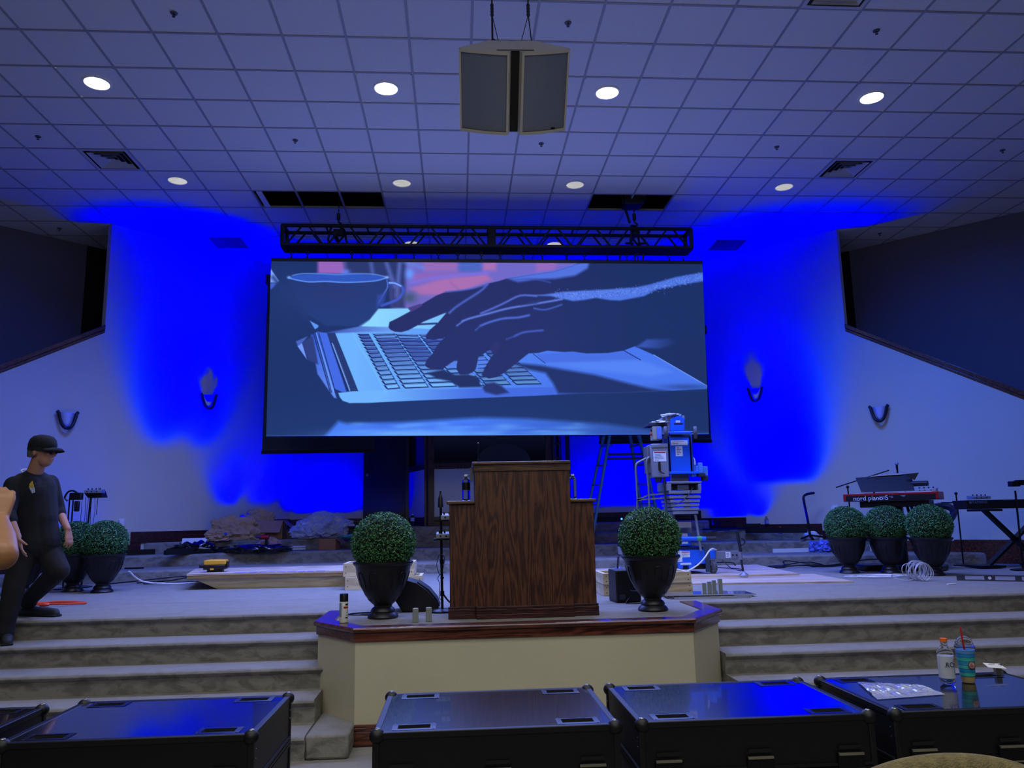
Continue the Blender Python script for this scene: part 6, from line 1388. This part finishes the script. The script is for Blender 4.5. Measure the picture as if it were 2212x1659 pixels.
def hand(w, d, n, side, s=1.0, curl=.5, spread=.12, thumb=.6):
    """w wrist, d direction of the palm, n back-of-hand normal, side +1 thumb on the d x n side"""
    d, n = Vector(d).normalized(), Vector(n).normalized(); n = (n-d*n.dot(d)).normalized(); t = d.cross(n)*side; w = Vector(w); P = []
    for k in range(4):
        a = w+t*(.012-.006*k)*s; b = w+d*.085*s+t*(.030-.020*k)*s; P.append(('c', a, b, .017*s, .0125*s))
    for k, L in enumerate((.070, .078, .073, .058)):
        b = w+d*(.088-.004*abs(k-1))*s+t*(.032-.021*k)*s; dd = (d+t*(spread*(1.5-k)/1.5)).normalized(); seg = L*s/2.6
        for q in range(3):
            e = b+dd*seg*(1.1-.12*q); P.append(('c', b, e, (.0098-.0008*q)*s, (.0090-.0008*q)*s)); b = e
            ang = curl*(1 if q else .8); dd = (dd*math.cos(ang)-n*math.sin(ang)).normalized()
    b = w+d*.022*s+t*.022*s; dd = (d*.75+t*thumb-n*.35).normalized()
    for q, L in enumerate((.042, .032, .026)):
        e = b+dd*L*s; P.append(('c', b, e, (.0145-.002*q)*s, (.0125-.002*q)*s)); b = e; dd = (dd+d*.25-n*.15*(1+curl)).normalized()
    return P
def headp(c, fwd, up, s=1.0):
    """head and neckless face: c centre of skull"""
    f, u = Vector(fwd).normalized(), Vector(up).normalized(); l = u.cross(f).normalized(); u = f.cross(l); M = Matrix((f, l, u)).transposed(); c = Vector(c)
    P = lambda a, b, z: c+(f*a+l*b+u*z)*s
    r = [('e', P(-.008, 0, .028), (.097*s, .077*s, .092*s), M), ('e', P(.028, 0, -.045), (.062*s, .056*s, .072*s), M), ('e', P(.05, 0, -.085), (.030*s, .030*s, .020*s), M),
         ('e', P(.0, 0, -.05), (.075*s, .058*s, .05*s), M), ('c', P(.082, 0, .018), P(.107, 0, -.022), .009*s, .0125*s), ('e', P(.098, .010, -.026), (.010*s, .008*s, .007*s), M), ('e', P(.098, -.010, -.026), (.010*s, .008*s, .007*s), M),
         ('c', P(.082, -.02, .030), P(.082, .02, .030), .009*s, .009*s), ('c', P(.086, -.016, -.048), P(.086, .016, -.048), .007*s, .007*s), ('c', P(.084, -.014, -.059), P(.084, .014, -.059), .0075*s, .0075*s)]
    for sd in (-1, 1):
        r += [('e', P(-.010, sd*.080, -.006), (.017*s, .009*s, .031*s), M), ('e', P(.062, sd*.032, -.012), (.024*s, .018*s, .02*s), M)]
    return r, P, M
# ---- the man stepping down at stage left
man = thing('person', 'person in black shirt, cap and glasses stepping down at stage left', 'person', (-3.72, 6.9, .632))
q = lambda x, y, Y: ay(x, y, Y)
hd = q(93, 977, 6.93); fw = (.97, -.22, -.06); upv = (.05, 0, 1)
hp, HP, HM = headp(hd+Vector((0, 0, .0)), fw, upv, 1.07)
sh1, sh2 = q(27, 1048, 6.84), q(111, 1044, 7.14); el1, el2 = q(16, 1108, 6.74), q(125, 1100, 7.18); wr1, wr2 = q(39, 1160, 6.66), q(146, 1143, 7.06)
nk = q(74, 1018, 6.98); ch = q(70, 1068, 7.0); wa = q(72, 1130, 7.0); pe = q(76, 1176, 7.0)
h1, h2 = q(54, 1186, 6.95), q(99, 1182, 7.05); k1, k2 = q(30, 1268, 6.86), q(127, 1232, 6.98); an1, an2 = q(11, 1362, 6.86), q(62, 1302, 7.32)
H1_ = hand(wr1, (.35, .05, -1), (-.9, -.5, 0), -1, 1, .25, .35, .95); H2_ = hand(wr2, (.25, -.1, -1), (.9, -.3, .2), -1, 1, .75, .1, .5)
skin = hp+[('c', hd+Vector((-.02, .0, -.05)), nk+Vector((-.0, 0, -.03)), .060, .066), ('c', ch, wa, .10, .10), ('c', wa, pe, .10, .11), ('c', sh1, sh2, .06, .06),
     ('c', sh1, el1, .052, .040), ('c', el1, wr1, .042, .026), ('c', sh2, el2, .052, .040), ('c', el2, wr2, .042, .027),
     ('c', h1, k1, .085, .058), ('c', k1, an1, .058, .040), ('c', h2, k2, .085, .058), ('c', k2, an2, .058, .040)]+H1_+H2_
blob('body', skin, .0055, Mskin, man)
def T(p, a): return Vector(p)+Vector(a)
Mshirt = mat('black_shirt', (17, 19, 27), .85, noise=(8, .25)); Mpant = mat('dark_trousers', (27, 27, 30), .9, noise=(9, .25))
sx = (sh2-sh1)
shirt = [('c', sh1+sx*.06, sh2-sx*.05, .078, .078), ('c', nk+Vector((0, .01, -.055)), ch, .085, .15), ('c', sh1+sx*.2+Vector((0, 0, .015)), nk+Vector((-.01, 0, -.03)), .07, .06), ('c', sh2-sx*.2+Vector((0, 0, .015)), nk+Vector((.01, 0, -.03)), .07, .06),
     ('c', sh1+sx*.34+Vector((0, 0, -.04)), wa+Vector((-.065, 0, .0)), .145, .14), ('c', sh2-sx*.34+Vector((0, 0, -.04)), wa+Vector((.065, 0, .02)), .14, .13), ('c', ch, wa, .16, .16), ('c', wa, pe, .155, .16), ('c', wa+Vector((-.06, 0, 0)), pe+Vector((-.075, 0, -.02)), .14, .14), ('c', wa+Vector((.07, 0, 0)), pe+Vector((.075, 0, .02)), .12, .125),
     ('c', sh1+sx*.03, el1, .076, .062), ('c', el1, el1.lerp(wr1, .30), .062, .055), ('c', sh2-sx*.03, el2, .072, .060), ('c', el2, el2.lerp(wr2, .22), .060, .052)]
blob('shirt', shirt, .010, Mshirt, man, 8)
pants = [('c', pe+Vector((-.05, 0, 0)), pe+Vector((.06, 0, 0)), .13, .13), ('c', h1+Vector((.01, 0, .0)), k1, .112, .085), ('c', k1, an1+Vector((0, .0, .02)), .084, .066), ('c', h2+Vector((-.01, 0, .0)), k2, .115, .088), ('c', k2, an2+Vector((0, 0, .03)), .086, .066),
     ('c', an1+Vector((0, 0, .08)), an1+Vector((0, 0, -.01)), .068, .072), ('c', an2+Vector((.02, 0, .06)), an2+Vector((0, 0, .01)), .068, .070)]
blob('trousers', pants, .010, Mpant, man, 7)
Mshoe = mat('grey_shoe', (44, 46, 50), .7); Msole = mat('shoe_sole', (20, 20, 22), .8)
def shoe(heel, toe, z, nm):
    h, t_ = Vector(heel), Vector(toe); d = (t_-h).normalized()
    s = blob('shoe', [('c', h+Vector((0, 0, .05)), h+d*.05+Vector((0, 0, .075)), .042, .042), ('c', h+d*.05+Vector((0, 0, .05)), t_-d*.04+Vector((0, 0, .036)), .045, .036), ('c', h+d*.02+Vector((0, 0, .03)), t_-d*.03+Vector((0, 0, .028)), .036, .034)], .007, Mshoe, man, 4)
    MB().bar(h-d*.035+Vector((0, 0, .010)), t_+Vector((0, 0, .010)), .086, .022).build('sole', Msole, man, world=True, bevel=.01)
    m = MB(); n = Vector((-d.y, d.x, 0))
    for k in range(3): c = h+d*(.09+.03*k)+Vector((0, 0, .092-.012*k)); m.tube([c-n*.025, c+Vector((0, 0, .004)), c+n*.025], .003)
    m.build('laces', Msole, man, world=True)
shoe((-3.70, 6.95, .632), (-3.56, 6.70, .632), 0, 'a')
p_h = az(52, 1326, .79); p_t = az(103, 1338, .79); shoe((p_h.x, 7.42, .79), (p_t.x, 7.22, .79), 0, 'b')
# cap, glasses, hair
crown = [(.107, 0), (.111, .012), (.109, .035), (.099, .068), (.076, .093), (.038, .106), (.0001, .109)]
MB().lathe(crown, 32, HP(-.012, 0, .038), M=HM @ Matrix.Diagonal((1.06, .90, 1.0))).build('cap_crown', mat('cap_black', (20, 24, 30), .85, noise=(20, .3)), man, world=True)
MB().lathe([(.1115, -.032), (.1115, .0), (.107, .002)], 32, HP(-.012, 0, .038), M=HM @ Matrix.Rotation(R_(5), 3, 'Y') @ Matrix.Diagonal((1.05, .88, 1.0))).build('cap_band', MATS['cap_black'], man, world=True)
m = MB(); vs = []; nb2 = 12
for i in range(nb2+1):
    a = -1.15+2.3*i/nb2
    for rr, dz in ((.092, .004), (.165, -.004), (.188, -.020)): vs.append(HP(-.012+rr*math.cos(a)*(1 if rr < .1 else 1), rr*math.sin(a)*(.86 if rr < .1 else .55), .040+dz-abs(a)*.014))
f_ = [(3*i+k, 3*i+k+1, 3*i+k+4, 3*i+k+3) for i in range(nb2) for k in (0, 1)]
m.add(vs, f_); o = m.build('cap_brim', MATS['cap_black'], man, world=True, fix=False); sd_ = o.modifiers.new('thickness', 'SOLIDIFY'); sd_.thickness = .005
m = MB()
for sd in (-1, 1):
    m.tube([HP(.088, sd*.030+.016*math.cos(a)*1.3, .002+.014*math.sin(a)) for a in [2*PI*k/14 for k in range(14)]], .0025, 5, close=True)
    m.tube([HP(.086, sd*.052, .006), HP(.05, sd*.074, .010), HP(-.006, sd*.083, .012), HP(-.022, sd*.083, -.002)], .0028, 5)
m.build('glasses_frame', mat('glasses_black', (8, 8, 10), .3), man, world=True)
for sd in (-1, 1): MB().ball(HP(.0875, sd*.031, .003), .002, .020, .013, 12, M=HM).build('glasses_lens', mat('dark_lens', (16, 14, 18), .1), man, world=True)
MB().lathe([(.098, -.059), (.104, -.03), (.106, 0), (.104, .02)], 24, HP(-.046, 0, .012), M=HM @ Matrix.Diagonal((.72, .80, 1))).build('short_hair', mat('grey_hair', (92, 84, 80), .9, noise=(80, .3)), man, world=True)
m = MB(); cn = nk+Vector((-.022, .01, -.012)); CM = Matrix.Rotation(R_(12), 3, 'X') @ Matrix.Rotation(R_(20), 3, 'Y')
m.tube([cn+CM@Vector((.082*math.cos(a), .080*math.sin(a), 0)) for a in [2*PI*k/24 for k in range(24)]], .006, 6, close=True); m.build('undershirt_collar', Mwhite, man, world=True)
# chest print (yellow and pale panel with two grey words)
cx_ = q(87, 1052, 6.80)
CHM = Matrix.Rotation(R_(8), 3, 'Z') @ FRONT @ Matrix.Rotation(R_(6), 3, 'Z')
def chest(pts, name, m, dz=0):
    P = [cx_+CHM@Vector((x, y, .002+dz)) for x, y in pts]; P = [ (p-Vector((0, HCY, 0))) for p in P]; return MB().extr(P, (0, .004, 0)).build(name, m, man, world=True)
HCY = .075
chest([(-.048, .0), (-.043, .028), (-.022, .050), (-.012, -.0)], 'yellow_emblem', mat('emblem_yellow', (190, 160, 40), .7)); chest([(-.046, -.003), (-.010, -.003), (-.005, -.046), (-.026, -.052)], 'pale_emblem', mat('emblem_pale', (165, 180, 190), .7))
Mfaint = mat('faint_lettering', (74, 74, 78), .8)
def chest_text(s, size, x, y):
    o = text(s, size, (0, 0, 0), Matrix.Identity(3), Mfaint, man, 'chest_lettering'); I = man.matrix_basis.inverted()
    o.matrix_basis = I @ Matrix.Translation(cx_+CHM@Vector((x, y, .003))-Vector((0, HCY, 0))) @ CHM.to_4x4(); return o
chest_text('LEXCHART', .021, -.002, .022); chest_text('SANCTUARY', .015, .004, -.002)
# ---- bystander at the left edge, arm raised
by = thing('person', 'person mostly outside the left edge, bare forearm and fist raised in the foreground', 'person', (-2.42, 2.62, 0))
V3 = Vector
e2 = ay(5, 1200, 2.72); w2 = ay(0, 1126, 2.95); kn = ay(4, 1060, 3.0)
hz_ = (-2.44, 2.66, 1.62); h2p, HP2, HM2 = headp(hz_, (.1, 1, 0), (0, 0, 1), 1.0)
dirh = (kn-w2)
body = h2p+[('c', (-2.44, 2.64, 1.55), (-2.44, 2.63, 1.45), .055, .06), ('c', (-2.56, 2.62, 1.38), (-2.30, 2.62, 1.38), .07, .07), ('c', (-2.43, 2.63, 1.30), (-2.43, 2.62, .95), .15, .14), ('c', (-2.27, 2.62, 1.38), e2, .05, .047), ('c', e2, e2.lerp(w2, .45), .048, .046), ('c', e2.lerp(w2, .45), w2, .046, .029),
     ('c', (-2.60, 2.62, 1.38), (-2.60, 2.80, 1.22), .05, .042), ('c', (-2.60, 2.80, 1.22), (-2.42, 2.98, 1.42), .042, .028), ('c', (-2.52, 2.62, .90), (-2.54, 2.62, .48), .09, .06), ('c', (-2.54, 2.62, .48), (-2.54, 2.60, .09), .058, .04), ('c', (-2.34, 2.62, .90), (-2.32, 2.62, .48), .09, .06), ('c', (-2.32, 2.62, .48), (-2.32, 2.60, .09), .058, .04)]
body += hand(w2, dirh, (.55, -.8, 0), -1, 1.1, 1.05, .05, .2)+hand((-2.42, 2.98, 1.42), (.3, .3, 1), (0, -1, 0), 1, 1, .9, .05, .3)
blob('body', body, .006, Mskin2, by)
blob('t_shirt', [('c', (-2.60, 2.62, 1.375), (-2.26, 2.62, 1.375), .085, .085), ('c', (-2.48, 2.62, 1.30), (-2.48, 2.62, .92), .155, .15), ('c', (-2.38, 2.62, 1.30), (-2.38, 2.62, .92), .155, .15), ('c', (-2.26, 2.62, 1.375), (-2.20, 2.64, 1.36), .075, .07)], .012, mat('grey_shirt', (70, 74, 84), .9), by)
blob('trousers', [('c', (-2.50, 2.62, .92), (-2.36, 2.62, .92), .14, .14), ('c', (-2.52, 2.62, .86), (-2.54, 2.62, .48), .105, .085), ('c', (-2.54, 2.62, .48), (-2.54, 2.60, .08), .085, .07), ('c', (-2.34, 2.62, .86), (-2.32, 2.62, .48), .105, .085), ('c', (-2.32, 2.62, .48), (-2.32, 2.60, .08), .085, .07)], .012, mat('blue_jeans', (40, 50, 78), .9), by)
for x in (-2.54, -2.32): blob('shoe', [('c', (x, 2.56, .05), (x, 2.78, .04), .05, .042)], .01, Mshoe, by, 3)
MB().lathe([(.086, -.02), (.098, .02), (.090, .07), (.05, .105), (.0001, .112)], 24, HP2(-.012, 0, .02), M=HM2).build('hair', mat('dark_hair', (40, 30, 26), .9), by, world=True)
MB().cbox(tuple(Vector((-2.16, 3.06, 1.66))), .075, .009, .155).build('phone', Mblack, by, world=True)
